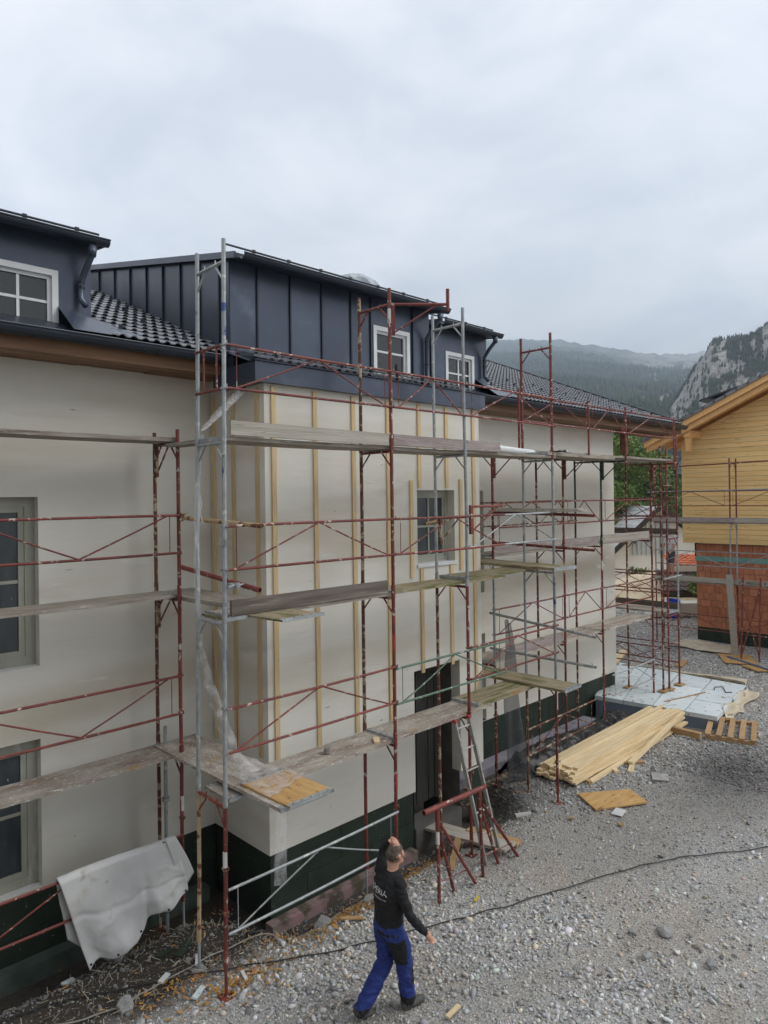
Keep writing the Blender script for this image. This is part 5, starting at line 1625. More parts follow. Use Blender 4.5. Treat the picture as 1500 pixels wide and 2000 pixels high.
obj('wall_backing', MB().add([(XC + 0.02, 2.69, 7.3), (XC + 0.02, -2.9, 7.3), (XC + 0.02, -2.9, rake(-2.9)), (XC + 0.02, 2.69, rake(2.69))], [(0, 1, 2, 3)]), MT['darkwood'], th)
obj('corner_board', MB().box(XC - 0.02, XC + 0.02, 2.70, 2.78, 3.68, 7.30), MT['clad'], th)
obj('corner_board', MB().box(XC + 0.02, 30, 2.70, 2.73, 3.68, 7.30), MT['clad'], th)
# roof: rafters, boards, tiles along the verge; ridge to the right
XV = 19.0


def rz(y):
    return 7.42 + 0.465 * (3.62 - y)


def slope_bar(nm, x0, x1, ya, yb, dz0, dz1, m):
    vs = [(x, y, rz(y) + d_) for x in (x0, x1) for (y, d_) in ((ya, dz0), (yb, dz0), (yb, dz1), (ya, dz1))]
    return obj(nm, MB().add(vs, [(0, 1, 2, 3), (7, 6, 5, 4), (0, 4, 5, 1), (1, 5, 6, 2), (2, 6, 7, 3), (3, 7, 4, 0)]), m, th)


slope_bar('verge_board', XV, XV + 0.05, 3.66, -3.2, -0.28, -0.005, MT['glulam'])
slope_bar('verge_board', XV + 0.09, XV + 0.15, 3.60, -3.2, -0.48, -0.20, MT['glulam'])
for x in (19.7, 20.6, 21.5, 22.4, 23.3, 24.2, 25.1, 26.0):
    slope_bar('rafter', x, x + 0.14, 3.62, -3.2, -0.34, -0.10, MT['glulam'])
slope_bar('roof_boarding', XV + 0.05, 27, 3.62, -3.2, -0.10, -0.05, MT['glulam'])
yy = 3.72
while yy > -3.1:
    vs = []
    for x in (XV - 0.06, 27):
        vs += [(x, yy, rz(yy) + 0.035), (x, yy - 0.40, rz(yy - 0.40) + 0.015), (x, yy - 0.40, rz(yy - 0.40) - 0.09), (x, yy, rz(yy) - 0.07)]
    obj('tile_course', MB().add(vs, [(0, 1, 2, 3), (7, 6, 5, 4), (0, 4, 5, 1), (1, 5, 6, 2), (2, 6, 7, 3), (3, 7, 4, 0)]), MT['tile'], th)
    yy -= 0.36
obj('purlin', MB().box(XV + 0.16, XT, 2.08, 2.30, 7.42, 7.66).add([(XV + 0.2, 2.08, 7.42), (XV + 0.2, 2.27, 7.42), (XV + 0.38, 2.27, 7.42), (XV + 0.38, 2.08, 7.42),
    (XV + 0.2, 2.10, 6.92), (XV + 0.2, 2.25, 6.92), (XV + 0.38, 2.25, 6.92), (XV + 0.38, 2.10, 6.92)], [(0, 1, 5, 4), (1, 2, 6, 5), (2, 3, 7, 6), (3, 0, 4, 7), (4, 5, 6, 7)]), MT['glulam'], th)
dm = obj('roof_dormer', MB().box(23.5, 25.5, 1.2, 3.05, 8.2, 9.15), MT['darkmetal'], th)
obj('dormer_roof', MB().add([(23.3, 3.35, 9.15), (25.8, 3.35, 9.15), (25.8, 1.0, 9.75), (23.3, 1.0, 9.75), (23.3, 3.35, 9.22), (25.8, 3.35, 9.22), (25.8, 1.0, 9.82), (23.3, 1.0, 9.82)], [(3, 2, 1, 0), (4, 5, 6, 7), (0, 1, 5, 4), (1, 2, 6, 5), (2, 3, 7, 6), (3, 0, 4, 7)]), MT['seam'], dm)

# scaffold in front of the timber house
ts = thing('scaffold', 'scaffold with long planks standing before the timber house', 'scaffold', (18.8, 0.6, 0.15))
for k, (za, zb_, m) in enumerate(((0.3, 2.45, RD), (2.45, 4.46, G), (4.46, 6.45, RD))):
    for y in (0.64, 3.15, -1.9):
        frame(ts, (18.72, y), (19.25, y - 0.02), za, zb_, m, m, 0.15 if k == 2 else 0)
    guard(ts, (18.70, 3.15), (18.70, 0.64), za, G if k == 1 else RD, False)
    guard(ts, (18.70, 0.64), (18.70, -1.9), za, G if k == 1 else RD, False)
obj('top_rail', MB().tube((18.68, 3.3, 6.38), (18.68, -2.2, 6.48), 0.024, 10), RD, ts)
obj('mid_rail', MB().tube((18.68, 3.4, 5.52), (18.68, -2.2, 5.58), 0.022, 10), G, ts)
for k, (z, lab) in enumerate(((4.44, 'upper'), (2.42, 'lower'))):
    P('scaffold_deck', 18.72, 19.25, 0.5, 3.2, z, 0.05, PK, f'{lab} grey deck left half before the timber house', 'deck', GP, 0, 'y')
    P('scaffold_deck', 18.72, 19.25, -2.1, 0.55, z + 0.01, 0.05, PK, f'{lab} grey deck right half before the timber house', 'deck', GP, 0, 'y')
    toe(0.5, 3.3, 18.70, z + 0.05, 0.16, MVP if k == 0 else GRP, f'{lab} toe board left half before the timber house', along='y')
    tb = toe(-2.1, 0.52, 18.70, z + 0.05, 0.16, GRP, f'{lab} toe board right half before the timber house', along='y')
# stencilled lettering on the lower right toe board
fc = bpy.data.curves.new('stencil_text', 'FONT'); fc.body = 'ET  FRISCH  F'; fc.size = 0.17; fc.extrude = 0.001
fo = bpy.data.objects.new('stencil_text', fc); COL.objects.link(fo)
bpy.context.view_layer.update()
me = bpy.data.meshes.new_from_object(fo.evaluated_get(bpy.context.evaluated_depsgraph_get())); bpy.data.objects.remove(fo)
me.materials.clear(); me.materials.append(MT['dark'])
fo = bpy.data.objects.new('stencil_text', me); COL.objects.link(fo)
fo.parent = tb; fo.rotation_euler = (math.pi / 2, 0, math.pi); fo.location = (1.18, 0.017, 0.02)
fo.scale = (0.82, 0.82, 0.82)
# weathered beam and folded red frame leaning before the bricks
tag(obj('weathered_post', MB().bar((18.35, 0.42, 0.2), (18.45, 0.60, 2.80), 0.20, 0.05, (1, 0, 0)), GRP, None), 'grey weathered upright board in front of the red bricks', 'board')
fr = thing('folded_frame', 'red crossed guard frame standing against the red bricks', 'frame', (18.0, -0.2, 0.2))
for y in (0.10, -0.42):
    obj('post', MB().tube((17.95, y, 0.22), (18.05, y - 0.05, 2.82), 0.03, 10), RD, fr)
obj('diagonal', MB().tube((17.95, 0.08, 0.4), (18.03, -0.45, 2.45), 0.02, 8), RD, fr)
obj('diagonal', MB().tube((17.95, -0.42, 0.4), (18.03, 0.03, 1.9), 0.016, 8), RD, fr)
obj('rail', MB().tube((18.0, 0.08, 2.45), (18.0, -0.45, 2.45), 0.012, 8), RD, fr)
tag(sheet_obj('floor_fleece', lambda u, v: (lerp(18.3, 19.7, u) + 0.1 * math.sin(7 * v), lerp(2.6, 0.6, v), gh(19, 1.5) + 0.05 + 0.06 * float(fbm(np.array([u * 8]), np.array([v * 8]), 3)[0])), 16, 16, MT['fleece'], None), 'pale cloth spread on the gravel before the brick corner', 'cloth')
for k, (x, y, w_, l, r_, lab) in enumerate(((17.9, 0.2, 0.95, 1.5, 0.5, 'orange-brown chipboard sheet on the gravel before the timber house'), (17.0, -0.65, 0.5, 0.8, 0.9, 'smaller orange-brown sheet at the right frame edge'))):
    tag(local('chipboard_sheet', MB().box(-l / 2, l / 2, -w_ / 2, w_ / 2, 0, 0.025), MT['osb'], (x, y, gh(x, y) + 0.04), (0.02, 0.02, r_)), lab, 'board')
tag(local('blue_lath', MB().box(-0.9, 0.9, -0.04, 0.04, 0, 0.03), mat('blue_lath_paint', (0.07, 0.12, 0.22), (0.1, 0.16, 0.28), 4, 0.6), (17.35, -0.3, gh(17.3, -.3) + 0.07), (0, 0, 1.0)), 'blue lath lying beside the chipboard sheets', 'lath')
tag(local('brown_board', MB().box(-0.45, 0.45, -0.12, 0.12, 0, 0.06), MT['blockwood'], (16.2, 1.25, gh(16, 1) + 0.02), (0, 0, 0.2)), 'short brown board lying beyond the blue slab', 'board')
tag(local('pale_board', MB().box(-1.0, 1.0, -0.12, 0.12, 0, 0.06), MT['newwood'], (15.4, 2.9, gh(15.4, 2.9) + 0.12), (0, 0, 0.3)), 'pale timber piece lying at the far house corner', 'board')
tag(local('white_box', MB().box(-1.7, 1.7, -0.4, 0.4, 0, 0.55), MT['whitewall'], (24.9, 4.6, 0.25), (0, 0, -0.75)), 'low white block wall behind the gravel near the brick corner', 'low wall')
t = thing('blue_sack', 'bright blue plastic sack hanging on the low white wall', 'sack', (24.0, 4.9, 0.3))
sheet_obj('sack_skin', lambda u, v: (24.1 + 0.34 * math.cos(2 * math.pi * u) * (1 - 0.25 * v) + 0.02 * math.sin(12 * u), 4.85 + 0.26 * math.sin(2 * math.pi * u) * (1 - 0.25 * v), lerp(0.95, 0.25, v) + 0.05 * math.sin(7 * u)), 28, 10, MT['blueplastic'], t, 0.01)
sd_ = tag(sheet_obj('sand_heap', lambda u, v: (lerp(25, 34, u), lerp(4, 12, v), 0.2 + 1.2 * math.sin(math.pi * u) * math.sin(math.pi * v) * (0.6 + 0.6 * float(fbm(np.array([u * 5]), np.array([v * 5]), 13)[0]))), 40, 40, MT['sand'], None), 'low heap of pale sand beyond the corner scaffold', 'sand heap')

# ------------------------------------------------------------------ houses behind
def gable_house(name, label, a, el, er, depth, ground_z, wall_m, roof_m, rows, trim, parts=None):
    """gable triangle a (apex), el, er (eaves); ridge runs back from the gable"""
    a, el, er = Vector(a), Vector(el), Vector(er)
    g = (er - el); g.z = 0
    back = Vector((-g.y, g.x, 0)).normalized()
    h = thing(name, label, 'house', (el.x, el.y, ground_z))
    bl, br_ = el.copy(), er.copy(); bl.z = br_.z = ground_z
    inn = back * 0.5
    gi = (er - el).normalized() * 0.35
    obj('gable_wall', MB().add([bl + gi + inn, br_ - gi + inn, er - gi + inn + Vector((0, 0, -0.05)), a + inn - Vector((0, 0, 0.2)), el + gi + inn + Vector((0, 0, 0.0))], [(0, 1, 2, 3, 4)]), wall_m, h)
    obj('side_wall', MB().add([bl + gi + inn, bl + gi + back * depth, el + gi + back * depth, el + gi + inn], [(0, 3, 2, 1)]), wall_m, h)
    for e_ in (el, er):
        for r_ in range(rows):
            t0, t1 = r_ / rows, (r_ + 1) / rows
            lo, hi = e_.lerp(a, t0), e_.lerp(a, t1)
            up = Vector((0, 0, 0.06))
            vs = [lo + up, hi + up * 0.35, hi + back * depth + up * 0.35, lo + back * depth + up, lo - up, lo + back * depth - up]
            obj('roof_course', MB().add(vs, [(0, 3, 2, 1), (0, 4, 5, 3)]), roof_m, h)
        obj('verge_board', MB().bar(e_, a, 0.09, 0.26), trim, h)
    return h, back


wh, bk = gable_house('village_house', 'white house with pale grey roof and dark gable boards behind the scaffold', (34.0, 9.75, 4.75), (31.2, 12.2, 1.35), (36.9, 7.4, 2.2), 11, 0.0, MT['whitewall'], MT['greyroof'], 12, MT['darkwood'])
ga, gb = Vector((31.2, 12.2, 0)), Vector((36.9, 7.4, 0))
gd = (gb - ga).normalized(); gn = Vector((gd.y, -gd.x, 0))
for k in range(9):
    p = ga + gd * (2.25 + 0.27 * k) - gn * 0.44
    zt_ = min(4.0, 1.6 + 0.27 * k * 1.1 + 1.3)
    obj('gable_board', MB().bar(p + Vector((0, 0, 1.95)), p + Vector((0, 0, zt_)), 0.255, 0.03, gd), MT['paleblue'], wh)
for u, z0_, z1_ in ((2.35, 2.6, 3.2), (3.1, 2.65, 3.2)):
    p = ga + gd * u - gn * 0.40
    obj('small_window', MB().bar(p + Vector((0, 0, z0_)), p + Vector((0, 0, z1_)), 0.32, 0.03, gd), MT['blue'], wh)
p = ga + gd * 2.2 - gn * 0.40
obj('blue_door', MB().bar(p + Vector((0, 0, 0.1)), p + Vector((0, 0, 1.3)), 0.25, 0.03, gd), MT['blue'], wh)


def slope_roof(name, label, p0, p1, up, rows, cols, m, wall_z, wall_m, eave_m):
    """roof plane from the eave line p0-p1 rising by vector up; built of tile courses"""
    p0, p1, up = Vector(p0), Vector(p1), Vector(up)
    h = thing(name, label, 'house', (p0.x, p0.y, 0))
    for r_ in range(rows):
        a, b = up * (r_ / rows), up * ((r_ + 1) / rows)
        for c in range(cols):
            q0, q1 = p0.lerp(p1, c / cols), p0.lerp(p1, (c + 1) / cols)
            dz = Vector((0, 0, 0.05)); nz = up.cross(p1 - p0).normalized(); nz = nz if nz.z > 0 else -nz
            mid = (q0 + q1) / 2
            vs = [q0 + a + nz * 0.03, mid + a + nz * 0.10, q1 + a + nz * 0.03, q1 + b, mid + b + nz * 0.06, q0 + b, q0 + a - nz * 0.03, mid + a, q1 + a - nz * 0.03]
            obj('roof_tile', MB().add(vs, [(0, 1, 4, 5), (1, 2, 3, 4), (0, 6, 7, 1), (1, 7, 8, 2)]), m, h)
    obj('eave_board', MB().bar(p0 - Vector((0, 0, 0.15)), p1 - Vector((0, 0, 0.15)), 0.15, 0.25), eave_m, h)
    inn = Vector((up.x, up.y, 0)) * 0.15
    obj('front_wall', MB().add([p0 + inn - Vector((0, 0, 0.2)), p1 + inn - Vector((0, 0, 0.2)), Vector((p1.x, p1.y, wall_z)) + inn, Vector((p0.x, p0.y, wall_z)) + inn], [(0, 1, 2, 3)]), wall_m, h)
    return h


slope_roof('village_house', 'house with brown red tiled roof left of the timber house', (46.5, 18.6, 1.5), (51.6, 13.3, 1.4), (2.6, 2.5, 2.4), 11, 18, MT['redroof'], -1.0, MT['darkwood'], MT['darkwood'])
slope_roof('garden_shed', 'low shed with bright orange tiles below the worker', (27.8, 6.6, 2.02), (29.6, 4.8, 2.0), (0.7, 0.7, 0.45), 5, 9, MT['orangeroof'], 0.2, MT['whitewall'], MT['whitewall'])
slope_roof('garden_shed', 'low dark tiled roof under the orange tiles beside the brick corner', (26.6, 6.4, 0.95), (28.9, 4.1, 0.9), (0.8, 0.8, 0.85), 5, 9, mat('dark_brown_tiles', (0.07, 0.05, 0.045), (0.11, 0.08, 0.07), 5, 0.7, rand=0.2), 0.1, MT['concrete'], MT['darkwood'])
tag(obj('canopy', MB().add([(37.5, 9.0, 2.0), (41, 5.2, 2.0), (43, 7.2, 2.65), (39.5, 11, 2.65), (37.5, 9.0, 1.7), (41, 5.2, 1.7)], [(0, 1, 2, 3), (4, 5, 1, 0)]), MT['concrete'], None), 'pale flat canopy roof beyond the corner scaffold', 'canopy')

# ------------------------------------------------------------------ trees
def leaf_mesh(name, centres, size, cols, m, parent):
    n = len(centres)
    a = RNG.normal(size=(n, 3)); a /= np.linalg.norm(a, axis=1, keepdims=True)
    b = np.cross(a, RNG.normal(size=(n, 3))); b /= np.linalg.norm(b, axis=1, keepdims=True)
    s = size * RNG.uniform(0.6, 1.3, (n, 1))
    v = np.stack([centres - a * s, centres + b * s * 0.55, centres + a * s, centres - b * s * 0.55], 1).reshape(-1, 3)
    f = np.arange(4 * n).reshape(-1, 4)
    off = ORG.get(parent.name, (0, 0, 0)) if parent else (0, 0, 0)
    o = np_mesh(name, v - np.array(off), f, m, np.repeat(cols, 4, 0))
    if parent:
        o.parent = parent
    return o


def tree(label, x, y, z, h, r, n, base, tr=0.35, name='broadleaf_tree', size=0.2):
    t = thing(name, label, 'tree', (x, y, z))
    trunk = MB()
    trunk.path([(x, y, z), (x + 0.1, y, z + h * 0.3), (x - 0.1, y + 0.1, z + h * 0.6)], [0.04 * h, 0.028 * h, 0.012 * h], 8)
    blobs = []
    for k in range(16):
        an = random.uniform(0, 6.28); rr = r * math.sqrt(random.random()) * 0.8
        zz = z + h * random.uniform(0.32, 0.92)
        sh = 1 - abs((zz - z) / h - 0.58) * 1.2
        blobs.append((x + rr * math.cos(an) * sh, y + rr * math.sin(an) * sh, zz, r * random.uniform(0.28, 0.48)))
    for bx, by, bz, br_ in blobs[:8]:
        trunk.path([(x, y, z + h * 0.35), ((x + bx) / 2, (y + by) / 2, (z + h * 0.35 + bz) / 2 + 0.2), (bx, by, bz)], [0.015 * h, 0.01 * h, 0.004 * h], 5)
    obj('trunk', trunk, MT['bark'], t)
    cs_, cl = [], []
    for bx, by, bz, br_ in blobs:
        m_ = n // len(blobs)
        d = RNG.normal(size=(m_, 3)); d /= np.linalg.norm(d, axis=1, keepdims=True)
        rad = br_ * RNG.uniform(0.35, 1.0, (m_, 1)) ** 0.6
        c = np.array([bx, by, bz]) + d * rad * np.array([1, 1, 0.8])
        cs_.append(c)
        tint = np.array(base) * RNG.uniform(0.55, 1.35, (m_, 1)) * np.array([1, 1, 1]) + RNG.uniform(0, 0.02, (m_, 3)) * np.array([1, 0.6, 0])
        cl.append(tint)
    stuff_o = leaf_mesh('crown', np.concatenate(cs_), size, np.concatenate(cl), MT['leaf'], t)
    return t


tree('leafy bright green tree behind the house end', 37.5, 14.2, 0, 10.2, 4.0, 15000, (0.12, 0.20, 0.045), size=0.125)
tree('green tree right of the leafy tree, seen below the timber eave', 44, 12.8, 0, 6.5, 2.6, 7000, (0.09, 0.15, 0.04), size=0.13)
tree('dark bushy tree behind the grey roof', 45, 20.5, 0, 7.0, 3.4, 7000, (0.05, 0.09, 0.03), size=0.15)
tree('small bush in front of the dark tiled shed roof', 26.6, 4.75, 0.3, 1.6, 0.6, 1200, (0.16, 0.24, 0.06), name='bush', size=0.07)
tree('low green bushes at the foot of the white house', 30.8, 9.6, 0.0, 1.3, 1.1, 1200, (0.11, 0.18, 0.05), name='bush', size=0.09)
tree('round tree far behind the scaffolds', 60, 22, 0, 9, 5, 4000, (0.06, 0.11, 0.035), size=0.3)
tree('tall tree between the brown roof and the timber house', 62, 17.5, 0, 8.5, 4, 4000, (0.07, 0.12, 0.035), size=0.3)

# ------------------------------------------------------------------ mountain with forest
az = np.radians(np.concatenate([np.linspace(-8, 11, 30), np.linspace(11.2, 29, 190), np.linspace(29.2, 48, 130), np.linspace(49, 66, 24)]))
rr = np.concatenate([np.linspace(150, 420, 14), np.linspace(426, 960, 120), np.linspace(975, 2400, 90), np.linspace(2450, 5000, 40)])
AZ, RRm = np.meshgrid(az, rr)
MX, MY = CAM.x + RRm * np.cos(AZ), CAM.y + RRm * np.sin(AZ)


def ridged(x, y, s):
    t, a, n = 0, 0.5, 0
    for k in range(5):
        t = t + a * (1 - np.abs(2 * vnoise(x * 2 ** k, y * 2 ** k, s + k) - 1)); n += a; a *= 0.5
    return t / n


def polar(x, y):
    dx, dy = x - CAM.x, y - CAM.y
    return np.hypot(dx, dy), np.degrees(np.arctan2(dy, dx))


def mheight(x, y):
    r, a = polar(x, y)
    # near crag on the right; its skyline sinks toward the left
    elf = np.interp(a, [4, 14, 16.6, 18, 20.3, 21.5, 23, 24.2, 26, 27.5], [14.5, 13.2, 12.5, 11.7, 11.4, 9.6, 7.0, 4.8, 2.5, 0.0])
    cr = elf > 0.01
    front = 860 * np.tan(np.radians(elf)) * (0.25 * sst(330, 620, r) + 0.75 * sst(520, 860, r))
    # long forest slope that keeps rising into the mist
    elb = np.interp(r, [330, 600, 1000, 1600, 2600, 3600, 5000], [0.0, 3.4, 7.2, 9.4, 10.7, 11.5, 12.1])
    back = r * np.tan(np.radians(elb)) * (0.94 + 0.10 * np.sin(a * 0.21 + 0.4))
    hgt = np.maximum(front, back)
    k = sst(330, 900, r)
    sc_ = np.clip(r / 1500, 0.6, 3.0)
    hgt = hgt + k * (40 * sc_ * (ridged(x / 520, y / 520, 3) - 0.62) + (30 * (ridged(x / 95, y / 95, 8) - 0.6)) * (1 - 0.5 * sst(24, 28, a)) + 10 * (fbm(x / 26, y / 26, 12) - 0.5))
    return np.where(r < 300, -0.5, np.maximum(hgt, -0.5))


MZ = mheight(MX, MY)


def rockmask(x, y):
    r, a = polar(x, y)
    e_ = 5.0
    sl = np.hypot(mheight(x + e_, y) - mheight(x - e_, y), mheight(x, y + e_) - mheight(x, y - e_)) / (2 * e_)
    cr = (1 - sst(24, 27.5, a)) * sst(470, 600, r)
    streak = ridged(a * 1.1 + 3.0, mheight(x, y) / 75.0, 55)
    patch = fbm(x / 48, y / 48, 31)
    crag = cr * sst(0.50, 0.64, 0.55 * streak + 0.45 * patch - 0.03 + 0.10 * sst(0.6, 1.4, sl))
    far = sst(0.58, 0.68, fbm(x / 110 + 7, y / 110, 91)) * sst(950, 1300, r) * (0.35 + 0.55 * (1 - sst(22, 33, a)))
    return np.clip(np.maximum(crag, far), 0, 1)


RM = rockmask(MX, MY)
fcol = np.array([0.008, 0.019, 0.010]); fcol2 = np.array([0.030, 0.054, 0.018]); rcol = np.array([0.27, 0.26, 0.24])
nf = sst(0.3, 0.7, fbm(MX / 45, MY / 45, 44))[..., None]
tintm = fcol * (1 - nf) + fcol2 * nf
rt = rcol * (0.35 + 1.1 * ridged(MX / 16, MY / 16 + MZ / 9, 71)[..., None])
tintm = tintm * (1 - RM[..., None]) + rt * RM[..., None]
na, nr = len(az), len(rr)
idx = np.arange(na * nr).reshape(nr, na)
mf = np.stack([idx[:-1, :-1], idx[1:, :-1], idx[1:, 1:], idx[:-1, 1:]], -1).reshape(-1, 4)
mm = mat('mountain_side', (0.6, 0.6, 0.6), (1.25, 1.25, 1.25), 0.16, 0.95, bump=1.0, bscale=0.10, attr='tint', world_co=True)
mm.node_tree.nodes['Bump'].inputs['Distance'].default_value = 8.0
mountain = struct(np_mesh('mountain', np.stack([MX, MY, MZ], -1).reshape(-1, 3), mf, mm, tintm.reshape(-1, 3), True))

ta = np.radians(np.concatenate([RNG.uniform(10, 28, 22000), RNG.uniform(21, 52, 40000)]))
tr_ = np.concatenate([RNG.uniform(560, 1000, 22000), 330 + 2700 * RNG.random(40000) ** 0.9])
tx, ty = CAM.x + tr_ * np.cos(ta), CAM.y + tr_ * np.sin(ta)
small = np.concatenate([np.ones(22000), np.zeros(40000)])
keep = RNG.random(len(tx)) > rockmask(tx, ty) * 0.93
keep &= (small > 0) | (np.degrees(np.arctan2(ty - CAM.y, tx - CAM.x)) > 27) | (np.hypot(tx - CAM.x, ty - CAM.y) > 980)
tx, ty, small = tx[keep], ty[keep], small[keep]
tz = mheight(tx, ty)
th_ = np.where(small > 0, RNG.uniform(3.0, 7.0, len(tx)), RNG.uniform(10, 21, len(tx))); tw_ = th_ * RNG.uniform(0.17, 0.28, len(tx))
ns = 5
ang = np.linspace(0, 2 * np.pi, ns, endpoint=False)
V_ = []
base = np.stack([tx, ty, tz - 1], -1)
for hh, ww in ((0.06, 1.0), (0.50, 0.62)):
    ring = np.stack([np.cos(ang), np.sin(ang), np.zeros(ns)], -1)[None] * (tw_ * ww)[:, None, None] + base[:, None, :] + np.array([0, 0, 1]) * (th_ * hh)[:, None, None]
    V_.append(ring)
tips = base[:, None, :] + np.array([0, 0, 1]) * th_[:, None, None]
VV = np.concatenate([V_[0], V_[1], tips], 1)
per = 2 * ns + 1
tri = []
for k in range(ns):
    k2 = (k + 1) % ns
    tri += [(k, k2, ns + k2), (k, ns + k2, ns + k), (ns + k, ns + k2, 2 * ns)]
tri = np.array(tri)
FF = (tri[None] + (np.arange(len(tx)) * per)[:, None, None]).reshape(-1, 3)
tn = sst(0.35, 0.7, fbm(tx / 70, ty / 70, 15))[:, None]
tc_ = (np.array([0.006, 0.017, 0.010]) * (1 - tn) + np.array([0.026, 0.050, 0.016]) * tn) * RNG.uniform(0.5, 1.5, (len(tx), 1))
stuff(np_mesh('forest', VV.reshape(-1, 3), FF, MT['needle'], np.repeat(tc_, per, 0)))

# ------------------------------------------------------------------ air between here and the mountain
hz = MB().box(-140, 5200, -1300, 4700, -2.5, 1250)
hm = bpy.data.materials.new('haze_air'); hm.use_nodes = True
hn = hm.node_tree.nodes; hn.clear()
ho = hn.new('ShaderNodeOutputMaterial'); hv = hn.new('ShaderNodeVolumePrincipled')
hv.inputs['Color'].default_value = (0.78, 0.885, 1.0, 1); hv.inputs['Density'].default_value = 0.00026
hv.inputs['Anisotropy'].default_value = 0.72
hm.node_tree.links.new(hv.outputs[0], ho.inputs['Volume'])
haze = stuff(obj('haze', hz, hm))

# ------------------------------------------------------------------ unseen house added behind the viewer to shade the left wall
oh = thing('added_shading_house', 'unseen dark timber house added behind the viewer to shade the left wall', 'house', (-9, -12, 0))
m_ = MB()
wx = [(-22 + 3.0 * k, -20.6 + 3.0 * k) for k in range(5)]
obj('wall', MB().box(-23, -7.6, -18, -5.6, -0.3, 12.0), MT['darkwood'], oh)
obj('side_wing', MB().box(-23, -5.2, -24, -18.02, -0.3, 9.0), MT['whitewall'], oh)
obj('roof', MB().prism([(-18.8, 12.02), (-4.6, 12.02), (-4.6, 12.2), (-11.8, 15.3), (-18.8, 12.2)], 'x', -23.8, -7.0), MT['tile'], oh)
for a, b in wx:
    for z in (1.0, 4.0, 7.0):
        f_ = obj('window', MB().box(a, b, -5.62, -5.54, z, z + 1.5), MT['winwhite'], oh)
        obj('pane', MB().box(a + 0.1, b - 0.1, -5.545, -5.53, z + 0.1, z + 1.4), MT['glass'], f_)
# ------------------------------------------------------------------ people
def figure(name, label, loc, rotz, segs, rings, voxel, mats, rule):
    """one continuous body: tapered limbs and elliptical torso rings joined by a voxel remesh.
    segs: (points, radii, tag); rings: list of (list of (centre, rx, ry), tag)"""
    mb = MB()
    tags = []

    def note(n0, t):
        tags.extend([t] * (len(mb.v) - n0))
    for pts, rad, t in segs:
        n0 = len(mb.v)
        P_ = [Vector(p) for p in pts]
        # rounded ends and resampled spine
        pp, rr_ = [], []
        d0 = (P_[0] - P_[1]).normalized(); d1 = (P_[-1] - P_[-2]).normalized()
        for k in (0.95, 0.7, 0.35):
            pp.append(P_[0] + d0 * rad[0] * k); rr_.append(rad[0] * math.sqrt(1 - k * k))
        for i in range(len(P_) - 1):
            for k in range(4):
                pp.append(P_[i].lerp(P_[i + 1], k / 4)); rr_.append(lerp(rad[i], rad[i + 1], k / 4))
        pp.append(P_[-1]); rr_.append(rad[-1])
        for k in (0.35, 0.7, 0.95):
            pp.append(P_[-1] + d1 * rad[-1] * k); rr_.append(rad[-1] * math.sqrt(1 - k * k))
        mb.path(pp, rr_, 12)
        note(n0, t)
    for rg, t in rings:
        n0 = len(mb.v)
        vs, fs, n = [], [], 18
        for (c, rx, ry) in rg:
            for k in range(n):
                a = 2 * math.pi * k / n
                vs.append((c[0] + rx * math.cos(a), c[1] + ry * math.sin(a), c[2]))
        for i in range(len(rg) - 1):
            for k in range(n):
                fs.append((i * n + k, i * n + (k + 1) % n, (i + 1) * n + (k + 1) % n, (i + 1) * n + k))
        fs += [tuple(range(n - 1, -1, -1)), tuple(range((len(rg) - 1) * n, len(rg) * n))]
        mb.add(vs, fs)
        note(n0, t)
    from mathutils.kdtree import KDTree
    kd = KDTree(len(mb.v))
    for i, v in enumerate(mb.v):
        kd.insert(v, i)
    kd.balance()
    me = bpy.data.meshes.new('tmp'); me.from_pydata(mb.v, [], mb.f); me.update()
    tmp = bpy.data.objects.new('tmp', me); COL.objects.link(tmp)
    r = tmp.modifiers.new('r', 'REMESH'); r.mode = 'VOXEL'; r.voxel_size = voxel
    s = tmp.modifiers.new('s', 'SMOOTH'); s.factor = 0.5; s.iterations = 3
    bpy.context.view_layer.update()
    out = bpy.data.meshes.new_from_object(tmp.evaluated_get(bpy.context.evaluated_depsgraph_get()))
    bpy.data.objects.remove(tmp)
    out.name = name
    out.materials.clear()
    for m in mats:
        out.materials.append(m)
    mi = []
    for p in out.polygons:
        c = p.center
        _, i, _ = kd.find(c)
        mi.append(rule(tags[i], c))
    out.polygons.foreach_set('material_index', mi)
    out.polygons.foreach_set('use_smooth', [True] * len(mi))
    # creases of the cloth
    from mathutils import noise as mn
    cloth = [False] * len(out.vertices)
    for p, k in zip(out.polygons, mi):
        if mats[k] in (MT['black'], MT['bluecloth'], MT['whitecloth'], MT['greycloth']):
            for i in p.vertices:
                cloth[i] = True
    co = [(v.co.copy(), v.normal.copy()) for v in out.vertices]
    for v, (c, n), k in zip(out.vertices, co, cloth):
        if k:
            a = mn.noise(Vector((c.x * 9 + c.z * 5, c.y * 9 - c.z * 4, c.z * 17))); b = mn.noise(Vector((c.x * 22, c.y * 22 + 5, c.z * 30 + c.x * 12)))
            v.co = c + n * (0.011 * (1 - 2 * abs(a)) + 0.005 * b - 0.003)
        elif mats[0] is MT['black'] and c.z > 1.60:
            v.co = c + n * 0.004 * mn.noise(Vector((c.x * 60, c.y * 60, c.z * 14)))
    o = bpy.data.objects.new(name, out); COL.objects.link(o)
    o.location = loc; o.rotation_euler = (0, 0, rotz)
    o['label'] = label; o['category'] = 'person'
    ORG[o.name] = (0, 0, 0)
    return o


